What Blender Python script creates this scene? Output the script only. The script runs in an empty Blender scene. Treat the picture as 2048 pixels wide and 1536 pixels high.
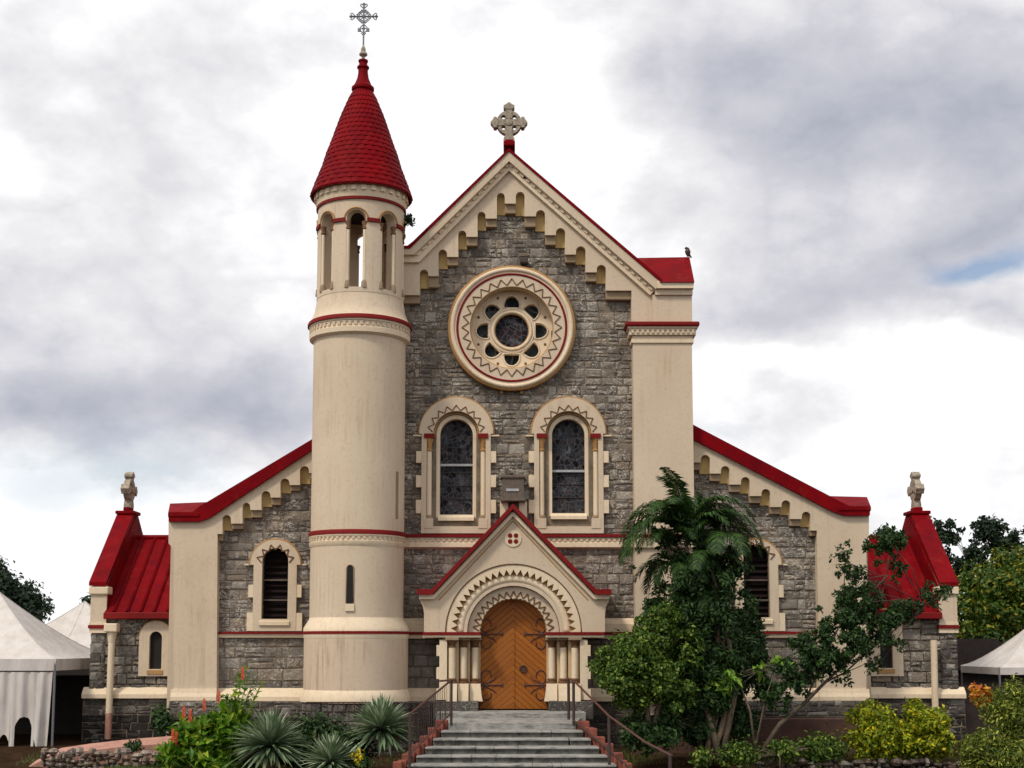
import bpy, math, random
from math import sin, cos, pi, radians
from mathutils import Vector, Matrix
from mathutils.geometry import tessellate_polygon

# ------------------------------------------------------------------ camera, sky, sun, exposure
S = bpy.context.scene
F, D, CZ, PITCH, PY0 = 2688.0, 42.0, 1.95, radians(6), 1008.0
cam_d = bpy.data.cameras.new('camera'); cam = bpy.data.objects.new('camera', cam_d)
S.collection.objects.link(cam); S.camera = cam
cam_d.sensor_width = 36; cam_d.lens = 36*F/2048; cam_d.shift_y = (PY0-768)/2048
cam_d.clip_end = 3000
cam.location = (0, -D, CZ); cam.rotation_euler = (pi/2+PITCH, 0, 0)

S.view_settings.view_transform = 'Standard'; S.view_settings.look = 'None'
S.view_settings.exposure = 0; S.view_settings.gamma = 1

def ray(px, py):
    u = (px-1024)/F; v = (PY0-py)/F
    return u, cos(PITCH)-v*sin(PITCH), sin(PITCH)+v*cos(PITCH)

SUN_AZ, SUN_EL = radians(222), radians(50)      # azimuth clockwise from +Y: behind the viewer, to the left
def build_world():
    w = bpy.data.worlds.new("World"); S.world = w; w.use_nodes = True
    nt = w.node_tree; N = nt.nodes; L = nt.links; N.clear()
    out = N.new('ShaderNodeOutputWorld')
    sky = N.new('ShaderNodeTexSky'); sky.sky_type = 'NISHITA'; sky.sun_disc = False
    sky.sun_elevation = SUN_EL; sky.sun_rotation = SUN_AZ
    bg1 = N.new('ShaderNodeBackground'); bg1.inputs[1].default_value = 0.12; L.new(sky.outputs[0], bg1.inputs[0])
    def m(op, a, b=None, c=None):
        n = N.new('ShaderNodeMath'); n.operation = op
        for i, x in enumerate((a, b, c)):
            if x is None: continue
            if isinstance(x, (int, float)): n.inputs[i].default_value = x
            else: L.new(x, n.inputs[i])
        return n.outputs[0]
    tc = N.new('ShaderNodeTexCoord')
    def noise(scale, detail, sx, sy, sz, off=(0,0,0), rough=.55):
        mp = N.new('ShaderNodeMapping'); mp.inputs['Scale'].default_value = (sx, sy, sz); mp.inputs['Location'].default_value = off
        L.new(tc.outputs['Generated'], mp.inputs[0])
        n = N.new('ShaderNodeTexNoise'); n.inputs['Scale'].default_value = scale; n.inputs['Detail'].default_value = detail
        n.inputs['Roughness'].default_value = rough; L.new(mp.outputs[0], n.inputs[0]); return n
    sp = N.new('ShaderNodeSeparateXYZ'); L.new(tc.outputs['Generated'], sp.inputs[0])
    n1 = noise(5.5, 7, 1, 1, 1.6); n2 = noise(5.5, 7, 1, 1, 1.6, (7, 3, 5)); n3 = noise(14, 8, 1, 1, 1.5, (1, 9, 2), .6)
    az = m('ADD', m('ARCTAN2', sp.outputs[0], sp.outputs[1]), m('MULTIPLY', m('SUBTRACT', n1.outputs[0], .5), .14))
    el = m('ADD', m('ARCSINE', sp.outputs[2]), m('MULTIPLY', m('SUBTRACT', n2.outputs[0], .5), .11))
    # cloud masses: (px, py, half width px, half height px, amount); stored as bearings
    def ang(px, py):
        x, y, z = ray(px, py); l = math.sqrt(x*x+y*y+z*z); return math.atan2(x, y), math.asin(z/l)
    def blobs(lst):
        tot = None
        for px, py, sx, sy, a in lst:
            A, E = ang(px, py)
            du = m('DIVIDE', m('SUBTRACT', az, A), sx/F); dv = m('DIVIDE', m('SUBTRACT', el, E), sy/F)
            g = m('MULTIPLY', m('EXPONENT', m('MULTIPLY', m('ADD', m('MULTIPLY', du, du), m('MULTIPLY', dv, dv)), -1.0)), a)
            tot = g if tot is None else m('ADD', tot, g)
        return tot
    dark = blobs([(1720, 210, 430, 190, .50), (1570, 600, 280, 120, .50), (2060, 330, 260, 220, .32), (1950, 480, 200, 60, .2), (1500, 60, 300, 90, .25),
                  (230, 790, 330, 100, .60), (540, 800, 150, 90, .28), (120, 300, 300, 130, .22), (250, 600, 400, 110, .16), (60, 560, 200, 60, .12), (520, 120, 260, 60, .16),
                  (1000, 270, 260, 190, -.3), (1700, 830, 300, 50, -.18), (1930, 690, 170, 45, -.3), (1480, 730, 120, 30, -.25), (60, 1080, 260, 100, -.2), (40, 330, 120, 60, -.2), (1560, 830, 90, 60, .25), (2000, 640, 160, 40, .2),
                  (600, -700, 900, 260, .4), (1700, -1100, 900, 300, .5)])
    blue = blobs([(2000, 540, 110, 42, 1.0), (200, 930, 330, 70, .62), (1700, 960, 200, 50, .35), (1460, 870, 140, 60, .25), (210, 830, 260, 50, .25), (700, -500, 300, 130, .5)])
    d = m('ADD', m('MULTIPLY', m('SUBTRACT', n3.outputs[0], .5), .5), dark)
    d = m('ADD', d, m('MULTIPLY', m('SUBTRACT', n1.outputs[0], .5), .25))
    n4 = noise(9, 6, 1, 1, 1.5, (3, 6, 1), .5)
    d = m('ADD', d, m('SUBTRACT', .08, m('MULTIPLY', m('ABSOLUTE', m('SUBTRACT', n4.outputs[0], .5)), 1.0)))
    ramp = N.new('ShaderNodeValToRGB'); L.new(d, ramp.inputs[0]); cr = ramp.color_ramp
    cr.elements[0].position = 0; cr.elements[0].color = (1.06, 1.06, 1.08, 1)
    cr.elements[1].position = 1; cr.elements[1].color = (.27, .30, .38, 1)
    e = cr.elements.new(.14); e.color = (.88, .875, .89, 1)
    e = cr.elements.new(.40); e.color = (.63, .63, .69, 1)
    e = cr.elements.new(.65); e.color = (.46, .48, .56, 1)
    bg2 = N.new('ShaderNodeBackground'); L.new(ramp.outputs[0], bg2.inputs[0]); bg2.inputs[1].default_value = 1.0
    bl = N.new('ShaderNodeMapRange'); L.new(m('ADD', blue, m('MULTIPLY', m('SUBTRACT', n3.outputs[0], .5), .5)), bl.inputs[0])
    bl.inputs[1].default_value = .25; bl.inputs[2].default_value = .95; bl.inputs[3].default_value = 0; bl.inputs[4].default_value = .8
    mix = N.new('ShaderNodeMixShader'); L.new(bl.outputs[0], mix.inputs[0]); L.new(bg2.outputs[0], mix.inputs[1]); L.new(bg1.outputs[0], mix.inputs[2])
    L.new(mix.outputs[0], out.inputs[0])
    w.cycles.sampling_method = 'MANUAL'; w.cycles.sample_map_resolution = 512
build_world()
sd = bpy.data.lights.new('sun', 'SUN'); so = bpy.data.objects.new('sun', sd); S.collection.objects.link(so)
sd.energy = 2.4; sd.angle = radians(9); sd.color = (1, .92, .80)
sun_dir = Vector((sin(SUN_AZ)*cos(SUN_EL), cos(SUN_AZ)*cos(SUN_EL), sin(SUN_EL)))
so.rotation_euler = sun_dir.to_track_quat('Z', 'Y').to_euler(); so.location = (-20, -40, 40)

# ------------------------------------------------------------------ measuring: a bearing from the photo's standpoint met with a vertical plane
def WX(px, py, Y):
    u, y, z = ray(px, py); return u*(D+Y)/y
def WZ(py, Y):
    u, y, z = ray(0, py); return CZ+z*(D+Y)/y
def SC(py, Y):                                   # metres per photo pixel there
    u, y, z = ray(0, py); return (D+Y)/y/F

# ------------------------------------------------------------------ mesh builder
class MB:
    def __init__(s): s.v = []; s.f = []
    def add(s, vs, fs):
        n = len(s.v); s.v += [tuple(p) for p in vs]; s.f += [tuple(i+n for i in f) for f in fs]; return s
    def box(s, x0, x1, y0, y1, z0, z1):
        return s.add([(x0,y0,z0),(x1,y0,z0),(x1,y1,z0),(x0,y1,z0),(x0,y0,z1),(x1,y0,z1),(x1,y1,z1),(x0,y1,z1)],
                     [(0,3,2,1),(4,5,6,7),(0,1,5,4),(1,2,6,5),(2,3,7,6),(3,0,4,7)])
    def prism(s, loops, y0, y1, fn=None):
        # loops of (x,z); first outer, others holes; extruded from y0 (front) to y1
        fn = fn or (lambda x, y, z: (x, y, z))
        flat = [p for l in loops for p in l]
        tri = tessellate_polygon([[Vector((p[0], p[1], 0)) for p in l] for l in loops])
        n = len(flat)
        vs = [fn(p[0], y0, p[1]) for p in flat]+[fn(p[0], y1, p[1]) for p in flat]
        fs = []
        for a, b, c in tri:
            A, B, C = flat[a], flat[b], flat[c]
            if (B[0]-A[0])*(C[1]-A[1])-(B[1]-A[1])*(C[0]-A[0]) < 0: b, c = c, b
            fs.append((a, b, c)); fs.append((a+n, c+n, b+n))
        o = 0
        for k, l in enumerate(loops):
            ar = sum(l[i][0]*l[(i+1) % len(l)][1]-l[(i+1) % len(l)][0]*l[i][1] for i in range(len(l)))
            ccw = ar > 0
            for i in range(len(l)):
                a, b = o+i, o+(i+1) % len(l)
                if ccw != (k > 0): fs.append((b, a, a+n, b+n))
                else: fs.append((a, b, b+n, a+n))
            o += len(l)
        return s.add(vs, fs)
    def course(s, x0, x1, prof):                 # (y,z) profile carried along x
        n = len(prof)
        return s.add([(x0, y, z) for y, z in prof]+[(x1, y, z) for y, z in prof],
                     [(i, (i+1) % n, (i+1) % n+n, i+n) for i in range(n)]+[tuple(range(n))[::-1], tuple(range(n, 2*n))])
    def lathe(s, prof, cx, cy, n=64, a0=0, a1=2*pi, closed=False):
        full = abs(a1-a0-2*pi) < 1e-6; m = n if full else n+1
        vs = []; fs = []
        for i in range(m):
            a = a0+(a1-a0)*i/n
            for r, z in prof: vs.append((cx+r*cos(a), cy+r*sin(a), z))
        k = len(prof)
        for i in range(n):
            j = (i+1) % m
            for q in range(k if closed else k-1):
                q2 = (q+1) % k
                fs.append((i*k+q, j*k+q, j*k+q2, i*k+q2))
        return s.add(vs, fs)
    def tube(s, pts, rad, n=8, cap=True):
        pts = [Vector(p) for p in pts]
        if isinstance(rad, (int, float)): rad = [rad]*len(pts)
        vs = []; fs = []; up = None
        for i, p in enumerate(pts):
            t = (pts[min(i+1, len(pts)-1)]-pts[max(i-1, 0)])
            if t.length < 1e-9: t = Vector((0, 0, 1))
            t.normalize()
            if up is None:
                up = Vector((0, 0, 1)) if abs(t.z) < .9 else Vector((0, 1, 0))
            sx = t.cross(up)
            if sx.length < 1e-5: sx = t.cross(Vector((1, 0, 0)))
            sx.normalize(); up = sx.cross(t)
            for k in range(n):
                a = 2*pi*k/n; vs.append(p+sx*cos(a)*rad[i]+up*sin(a)*rad[i])
        for i in range(len(pts)-1):
            for k in range(n):
                k2 = (k+1) % n; fs.append((i*n+k, i*n+k2, (i+1)*n+k2, (i+1)*n+k))
        if cap: fs.append(tuple(range(n))[::-1]); fs.append(tuple(range((len(pts)-1)*n, len(pts)*n)))
        return s.add(vs, fs)
    def build(s, name, mat, parent=None, smooth=False, label=None, cat=None, group=None, kind=None, bevel=0):
        if parent is not None:
            o = Vector((0, 0, 0)); p = parent
            while p: o += p.location; p = p.parent
        else:
            xs = [p[0] for p in s.v]; ys = [p[1] for p in s.v]; zs = [p[2] for p in s.v]
            o = Vector(((min(xs)+max(xs))/2, (min(ys)+max(ys))/2, min(zs)))
        me = bpy.data.meshes.new(name)
        me.from_pydata([(p[0]-o.x, p[1]-o.y, p[2]-o.z) for p in s.v], [], s.f)
        me.materials.append(mat); me.update()
        if smooth:
            me.polygons.foreach_set('use_smooth', [True]*len(me.polygons))
            if smooth != 'all': me.set_sharp_from_angle(angle=radians(35))
        ob = bpy.data.objects.new(name, me); S.collection.objects.link(ob)
        if parent is not None: ob.parent = parent
        else: ob.location = o
        if bevel:
            b = ob.modifiers.new('bevel', 'BEVEL'); b.width = bevel; b.segments = 2; b.limit_method = 'ANGLE'
        tag(ob, label, cat, group, kind); return ob
def tag(o, label=None, cat=None, group=None, kind=None):
    if label: o['label'] = label
    if cat: o['category'] = cat; o['kind'] = 'thing'
    if group: o['group'] = group
    if kind: o['kind'] = kind
def empty(name, loc, label, cat, group=None):
    o = bpy.data.objects.new(name, None); S.collection.objects.link(o); o.location = loc; o.empty_display_size = .3
    tag(o, label, cat, group); return o

# ------------------------------------------------------------------ materials
def newmat(name):
    m = bpy.data.materials.new(name); m.use_nodes = True; nt = m.node_tree
    b = nt.nodes['Principled BSDF']; return m, nt, b
class NT:
    def __init__(s, nt): s.t = nt; s.N = nt.nodes; s.L = nt.links; s.tc = None
    def co(s, kind='Object', scale=(1, 1, 1), loc=(0, 0, 0), rot=(0, 0, 0)):
        if not s.tc: s.tc = s.N.new('ShaderNodeTexCoord')
        mp = s.N.new('ShaderNodeMapping'); mp.inputs['Scale'].default_value = scale; mp.inputs['Location'].default_value = loc
        mp.inputs['Rotation'].default_value = rot
        s.L.new(s.tc.outputs[kind], mp.inputs[0]); return mp.outputs[0]
    def noise(s, vec, scale, detail=4, rough=.55, dist=0):
        n = s.N.new('ShaderNodeTexNoise'); n.inputs['Scale'].default_value = scale; n.inputs['Detail'].default_value = detail
        n.inputs['Roughness'].default_value = rough; n.inputs['Distortion'].default_value = dist; s.L.new(vec, n.inputs[0]); return n.outputs[0]
    def rng(s, v, a, b, c=0, d=1):
        n = s.N.new('ShaderNodeMapRange'); s.L.new(v, n.inputs[0])
        for i, x in zip((1, 2, 3, 4), (a, b, c, d)): n.inputs[i].default_value = x
        return n.outputs[0]
    def m(s, op, a, b=None, c=None):
        n = s.N.new('ShaderNodeMath'); n.operation = op
        for i, x in enumerate((a, b, c)):
            if x is None: continue
            if isinstance(x, (int, float)): n.inputs[i].default_value = x
            else: s.L.new(x, n.inputs[i])
        return n.outputs[0]
    def mix(s, fac, a, b, mode='MIX'):
        n = s.N.new('ShaderNodeMix'); n.data_type = 'RGBA'; n.blend_type = mode
        for i, x in ((0, fac), (6, a), (7, b)):
            if isinstance(x, (int, float)): n.inputs[i].default_value = x
            elif isinstance(x, tuple): n.inputs[i].default_value = (*x[:3], 1)
            else: s.L.new(x, n.inputs[i])
        return n.outputs[2]
    def bump(s, h, strength, dist, bsdf, prev=None):
        n = s.N.new('ShaderNodeBump'); n.inputs['Strength'].default_value = strength; n.inputs['Distance'].default_value = dist
        s.L.new(h, n.inputs['Height']); s.L.new(n.outputs[0], bsdf.inputs['Normal'])
        if prev: s.L.new(prev, n.inputs['Normal'])
        return n.outputs[0]
def paint(name, c1, c2, stain, samt=.35, rough=.75, bump=.25):
    m, nt, b = newmat(name); t = NT(nt)
    big = t.noise(t.co(scale=(1, 1, .7)), .55, 5); fine = t.noise(t.co(), 9, 6, .7)
    streak = t.noise(t.co(scale=(5, 5, .28)), 1.6, 6, .65)
    col = t.mix(t.rng(big, .3, .7), c1, c2)
    col = t.mix(t.m('MULTIPLY', t.rng(fine, .52, .8), .35), col, stain)
    area = t.noise(t.co(), .8, 3)
    col = t.mix(t.m('MULTIPLY', t.m('MULTIPLY', t.rng(streak, .5, .74), t.rng(area, .42, .62)), samt), col, stain)
    spots = t.noise(t.co(), 26, 4, .6)
    col = t.mix(t.m('MULTIPLY', t.rng(spots, .68, .76), .55), col, (stain[0]*.4, stain[1]*.4, stain[2]*.4))
    b.inputs['Specular IOR Level'].default_value = .2
    nt.links.new(col, b.inputs['Base Color']); b.inputs['Roughness'].default_value = rough
    t.bump(t.m('ADD', fine, t.m('MULTIPLY', big, .6)), bump, .02, b); return m
CREAM = paint('cream_paint', (.545, .435, .315), (.62, .51, .38), (.25, .145, .075), .38)
CREAMW = paint('pale_trim_paint', (.66, .53, .37), (.74, .615, .455), (.30, .17, .08), .45)
CREAMJ = paint('shaded_stained_jamb_paint', (.48, .34, .19), (.56, .42, .26), (.28, .14, .05), .7)  # tan jamb shadows put into the paint colour, stains on top
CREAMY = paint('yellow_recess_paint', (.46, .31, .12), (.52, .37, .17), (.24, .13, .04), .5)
TAN = paint('tan_corbel_paint', (.26, .185, .115), (.31, .225, .145), (.11, .065, .035), .5)
OCHRE = paint('ochre_edge_paint', (.36, .19, .065), (.43, .25, .10), (.16, .075, .03), .5)
BROWN = paint('brown_zigzag_paint', (.13, .065, .028), (.19, .10, .05), (.05, .025, .01), .5)
REDTRIM = paint('red_trim_paint', (.150, .004, .004), (.20, .007, .006), (.06, .004, .004), .5, .7)
def red_roof():
    m, nt, b = newmat('red_roof_metal'); t = NT(nt)
    big = t.noise(t.co(), 1.3, 5, .6); fine = t.noise(t.co(scale=(1, 1, .3)), 14, 5, .7)
    col = t.mix(t.rng(big, .35, .7), (.130, .0008, .0035), (.205, .001, .0035))
    fade = t.noise(t.co(scale=(1, 1, .6), loc=(2, 5, 1)), 2.3, 7, .7)
    col = t.mix(t.rng(fade, .56, .72, 0, .45), col, (.23, .035, .025)); col = t.mix(t.rng(fade, .44, .30, 0, .7), col, (.07, .0015, .012))
    col = t.mix(t.m('MULTIPLY', t.rng(fine, .55, .8), .6), col, (.055, .002, .006))
    nt.links.new(col, b.inputs['Base Color']); b.inputs['Roughness'].default_value = .65; b.inputs['Specular IOR Level'].default_value = .06
    t.bump(fine, .2, .01, b); return m
RED = red_roof()
def stone(name, lo, hi, warm, vein=.6, mort=None):
    m, nt, b = newmat(name); t = NT(nt)
    g = nt.nodes.new('ShaderNodeNewGeometry'); rnd = g.outputs['Random Per Island']
    col = t.mix(t.rng(rnd, 0, 1), lo, hi)
    r2 = t.m('FRACT', t.m('MULTIPLY', rnd, 17.3))
    col = t.mix(t.m('MULTIPLY', t.rng(r2, .55, 1), .6), col, warm)
    r3 = t.m('FRACT', t.m('MULTIPLY', rnd, 71.7))
    col = t.mix(t.m('MULTIPLY', t.rng(r3, .88, .97), min(.6, vein)), col, (.50, .46, .40))
    n1 = t.noise(t.co(), 7, 6, .7); n2 = t.noise(t.co(scale=(1, 1, 1.6)), 22, 6, .7)
    col = t.mix(t.rng(n1, .35, .7, 0, .55), col, (lo[0]*.55, lo[1]*.52, lo[2]*.5))
    col = t.mix(t.rng(n2, .5, .75, 0, .5), col, (hi[0]*1.35, hi[1]*1.25, hi[2]*1.1))
    v = t.noise(t.co(rot=(.3, .5, .2), scale=(1, 1, 1.8)), 2.6, 7, .62, 1.8)
    vv = t.m('MULTIPLY', t.rng(t.m('ABSOLUTE', t.m('SUBTRACT', v, .5)), .026, .004, 0, 1), t.rng(t.noise(t.co(loc=(4, 2, 7)), .9, 3), .46, .58))
    col = t.mix(t.m('MULTIPLY', vv, vein), col, (.60, .54, .46))
    pt = t.noise(t.co(scale=(1, 1, 1.5), loc=(3, 1, 8)), 1.7, 8, .72, .6)
    col = t.mix(t.rng(pt, .60, .70, 0, vein*.75), col, (.42, .36, .29))
    col = t.mix(t.rng(pt, .40, .30, 0, vein*.55), col, (.055, .047, .042))
    fl = t.noise(t.co(scale=(1, 1, 1.3), loc=(9, 4, 2)), 9, 5, .6, 1.2)
    col = t.mix(t.m('MULTIPLY', t.rng(fl, .61, .65), vein*.8), col, (.58, .55, .50))
    if mort:
        col = t.mix(t.rng(t.noise(t.co(), 3.5, 5), .35, .65), mort[0], mort[1])
    nt.links.new(col, b.inputs['Base Color']); b.inputs['Roughness'].default_value = .92
    t.bump(t.m('ADD', n1, t.m('MULTIPLY', n2, .6)), .9, .035, b); return m
STONE = stone('grey_rubble_stone', (.080, .070, .063), (.245, .213, .180), (.26, .19, .125), 1.0)
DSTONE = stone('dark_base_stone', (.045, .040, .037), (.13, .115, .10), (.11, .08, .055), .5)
BLACKSTONE = stone('near_black_stone', (.008, .006, .005), (.022, .017, .013), (.02, .013, .009), .05)  # near-black stone for the lowest courses of the base walls
BSTONE = stone('squared_grey_stone', (.13, .12, .115), (.24, .225, .21), (.19, .16, .13), .3)
MORTAR = stone('stone_mortar', (.1, .1, .1), (.2, .2, .2), (.2, .15, .1), 0, ((.13, .10, .07), (.22, .17, .115)))
RUBBLE = stone('field_stone', (.06, .045, .035), (.24, .18, .13), (.22, .12, .07), .5)
DRUBBLE = stone('dark_field_stone', (.03, .023, .018), (.10, .075, .055), (.10, .05, .03), .4)
def simple(name, c, rough=.7, c2=None, scale=6, bump=0, metal=0, spec=None):
    m, nt, b = newmat(name); t = NT(nt)
    c2 = c2 or tuple(x*.7 for x in c)
    n = t.noise(t.co(), scale, 6, .65)
    nt.links.new(t.mix(t.rng(n, .35, .7), c, c2), b.inputs['Base Color'])
    b.inputs['Roughness'].default_value = rough; b.inputs['Metallic'].default_value = metal
    if spec is not None: b.inputs['Specular IOR Level'].default_value = spec
    if bump: t.bump(n, bump, .03, b)
    return m
IRON = simple('dark_iron', (.025, .018, .016), .55, (.06, .025, .018), 20, .2)
IRONR = simple('red_brown_iron', (.10, .028, .02), .6, (.04, .018, .014), 20, .2)
GREYM = simple('grey_metal', (.22, .23, .25), .5, (.10, .10, .12), 30, .1, .4)
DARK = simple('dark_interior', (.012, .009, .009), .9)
LOUVRE = simple('louvre_slat', (.010, .006, .006), .8, (.016, .009, .009), 10, spec=.1)
WBAR = simple('pale_glazing_bar', (.42, .43, .45), .6)
BRONZE = simple('bronze_box', (.085, .058, .042), .6, (.13, .095, .07), 8, .3)
STATUE = simple('weathered_cast_stone', (.40, .34, .26), .9, (.17, .14, .11), 9, .5)
PINK = simple('pink_painted_brick', (.27, .085, .058), .9, (.11, .045, .035), 4, .6, spec=.1)
PINKC = simple('pink_kerb_concrete', (.44, .23, .17), .85, (.30, .15, .11), 3, .3)
BWALL = simple('brown_render', (.11, .048, .034), .9, (.05, .028, .02), 1.6, .5)
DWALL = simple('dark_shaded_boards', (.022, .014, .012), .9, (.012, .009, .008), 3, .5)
BARK = simple('bark', (.17, .13, .085), .95, (.075, .055, .038), 14, .8)
BARKD = simple('dark_bark', (.10, .075, .05), .95, (.035, .027, .02), 6, .8)
BARKL = simple('pale_bark', (.26, .19, .12), .9, (.07, .052, .035), 3.2, .8)
SOIL = simple('soil', (.045, .026, .015), 1, (.02, .013, .009), 3, 1, spec=0)
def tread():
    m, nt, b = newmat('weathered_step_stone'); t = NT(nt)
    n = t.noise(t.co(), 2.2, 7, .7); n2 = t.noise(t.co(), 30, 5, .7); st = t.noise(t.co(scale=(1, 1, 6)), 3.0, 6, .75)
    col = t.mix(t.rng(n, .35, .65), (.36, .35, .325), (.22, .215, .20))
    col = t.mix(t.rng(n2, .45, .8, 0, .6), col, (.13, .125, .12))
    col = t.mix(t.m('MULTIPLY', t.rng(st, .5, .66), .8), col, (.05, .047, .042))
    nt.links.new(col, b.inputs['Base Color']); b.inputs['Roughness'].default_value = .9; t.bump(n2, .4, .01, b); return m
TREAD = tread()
RISER = simple('dark_riser', (.16, .155, .14), .95, (.04, .037, .033), 4.5, .6, spec=.05)  # riser tone, darker than the treads
def glass(name, tint, tint2, scale=7):
    m, nt, b = newmat(name); t = NT(nt)
    v = nt.nodes.new('ShaderNodeTexVoronoi'); v.feature = 'DISTANCE_TO_EDGE'; v.inputs['Scale'].default_value = scale
    nt.links.new(t.co(scale=(1, .3, .8)), v.inputs[0])
    c = nt.nodes.new('ShaderNodeTexVoronoi'); c.inputs['Scale'].default_value = scale; nt.links.new(t.co(scale=(1, .3, .8)), c.inputs[0])
    sc = nt.nodes.new('ShaderNodeSeparateColor'); nt.links.new(c.outputs['Color'], sc.inputs[0])
    col = t.mix(sc.outputs[0], (.004, .004, .006), tint); col = t.mix(t.rng(sc.outputs[1], .5, 1), col, tint2)
    pale = t.noise(t.co(loc=(5, 1, 2)), 3.2, 6, .7)
    col = t.mix(t.rng(pale, .56, .66, 0, .8), col, (.13, .13, .14)); col = t.mix(t.rng(pale, .46, .36, 0, .9), col, (.002, .002, .003))
    lead = t.rng(v.outputs['Distance'], .03, .06)
    col = t.mix(lead, (.075, .075, .08), col)
    nt.links.new(col, b.inputs['Base Color']); b.inputs['Roughness'].default_value = .5; b.inputs['Specular IOR Level'].default_value = .08
    t.bump(t.m('ADD', lead, t.m('MULTIPLY', sc.outputs[2], .8)), .5, .02, b); return m
GLASS = glass('leaded_stained_glass', (.04, .045, .055), (.05, .035, .035))
RGLASS = glass('rose_stained_glass', (.028, .022, .030), (.045, .02, .028), 6)
PGLASS = glass('petal_glass', (.035, .05, .05), (.02, .035, .03), 2)
def wood():
    m, nt, b = newmat('orange_varnished_wood'); t = NT(nt)
    sp = nt.nodes.new('ShaderNodeSeparateXYZ'); nt.links.new(t.co(), sp.inputs[0])
    u = t.m('SUBTRACT', sp.outputs[2], t.m('MULTIPLY', t.m('ABSOLUTE', t.m('SUBTRACT', sp.outputs[0], DOORX)), -.85))
    fr = t.m('FRACT', t.m('MULTIPLY', u, 5.2)); idx = t.m('FLOOR', t.m('MULTIPLY', u, 5.2))
    rn = t.m('FRACT', t.m('MULTIPLY', t.m('SINE', t.m('MULTIPLY', idx, 12.98)), 43758.5))
    gr = t.m('MINIMUM', t.rng(fr, 0, .09), t.rng(fr, 1, .91))
    n = t.noise(t.co(scale=(3, 3, 3)), 5, 6, .7)
    col = t.mix(rn, (.37, .118, .007), (.275, .080, .006)); col = t.mix(t.rng(n, .4, .75, 0, .6), col, (.17, .045, .006))
    col = t.mix(gr, (.10, .028, .006), col)
    nt.links.new(col, b.inputs['Base Color']); b.inputs['Roughness'].default_value = .5; b.inputs['Specular IOR Level'].default_value = .3; t.bump(gr, .6, .015, b); return m
def leafmat(name, c1, c2, c3=None, rough=.5, trans=.25):
    m, nt, b = newmat(name); t = NT(nt)
    g = nt.nodes.new('ShaderNodeNewGeometry'); r = g.outputs['Random Per Island']
    col = t.mix(r, c1, c2)
    if c3: col = t.mix(t.rng(t.m('FRACT', t.m('MULTIPLY', r, 13.7)), .72, .9), col, c3)
    nt.links.new(col, b.inputs['Base Color']); b.inputs['Roughness'].default_value = rough; b.inputs['Specular IOR Level'].default_value = .3
    tr = nt.nodes.new('ShaderNodeBsdfTranslucent'); nt.links.new(col, tr.inputs[0])
    mx = nt.nodes.new('ShaderNodeMixShader'); mx.inputs[0].default_value = trans
    out = nt.nodes['Material Output']
    nt.links.new(b.outputs[0], mx.inputs[1]); nt.links.new(tr.outputs[0], mx.inputs[2]); nt.links.new(mx.outputs[0], out.inputs[0]); return m
L_DARK = leafmat('dark_green_leaves', (.010, .028, .007), (.026, .066, .012), (.045, .10, .018), .55, .15)
L_PALM = leafmat('palm_leaves', (.009, .030, .005), (.022, .062, .009), (.05, .11, .015), .6, .12)
L_MID = leafmat('glossy_green_leaves', (.022, .06, .006), (.08, .145, .014), (.24, .32, .05))
L_YEL = leafmat('yellow_green_leaves', (.07, .13, .008), (.34, .38, .012), (.66, .58, .02), .45, .3)
L_BACK = leafmat('background_leaves', (.022, .06, .005), (.07, .13, .010), (.26, .24, .02))
L_BDARK = leafmat('background_dark_leaves', (.012, .03, .016), (.03, .055, .025))
L_BRIGHT = leafmat('bright_green_leaves', (.08, .20, .015), (.18, .34, .03), (.26, .4, .05))
L_GINGER = leafmat('ginger_leaves', (.045, .13, .008), (.15, .30, .015), (.34, .44, .04), .45, .35)
L_AGAVE = leafmat('pale_agave_leaves', (.07, .115, .055), (.20, .275, .15), (.50, .56, .40), .5, .1)
L_ORANGE = leafmat('orange_croton_leaves', (.5, .14, .02), (.6, .3, .03), (.3, .05, .02))
FLOWER = leafmat('red_ginger_bracts', (.75, .07, .03), (.85, .24, .12))
GRASSM = leafmat('grass_blades', (.05, .10, .015), (.12, .17, .03), (.18, .15, .05))
def fabric():
    m, nt, b = newmat('white_tent_fabric'); t = NT(nt)
    n = t.noise(t.co(scale=(1, 1, .4)), 2.2, 6, .6); f = t.noise(t.co(scale=(4, 4, .25)), 1.5, 4)
    nt.links.new(t.mix(t.rng(n, .4, .75), (.56, .52, .49), (.43, .385, .35)), b.inputs['Base Color']); b.inputs['Roughness'].default_value = .7
    t.bump(t.m('ADD', n, f), .5, .06, b); return m
TENT = fabric()

# ------------------------------------------------------------------ ground
random.seed(3)
def ground():
    mb = MB()
    ys = [-300, -120, -60, -42, -30, -20, -14, -10]+[-8+.5*i for i in range(17)]+[2, 5, 10, 20, 40, 80, 200, 900]
    xs = [-900, -200, -80, -40]+[-24+.8*i for i in range(61)]+[40, 80, 200, 900]
    def h(x, y):
        if y > -1: z = -1.15
        elif y > -10: z = -1.15-(-1-y)/9*.75
        elif y > -14: z = -1.9
        else: z = -1.9+min(1, (-14-y)/26)*2.1
        if -10 < y < 3 and abs(x) < 30: z += .05*sin(x*2.1+y)*sin(y*1.7)+random.uniform(-.03, .03)
        return z
    vs = [(x, y, h(x, y)) for y in ys for x in xs]; n = len(xs)
    mb.add(vs, [(j*n+i, j*n+i+1, (j+1)*n+i+1, (j+1)*n+i) for j in range(len(ys)-1) for i in range(n-1)])
    mb.build('ground', SOIL, None, 'all', kind='structure')
ground()

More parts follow.
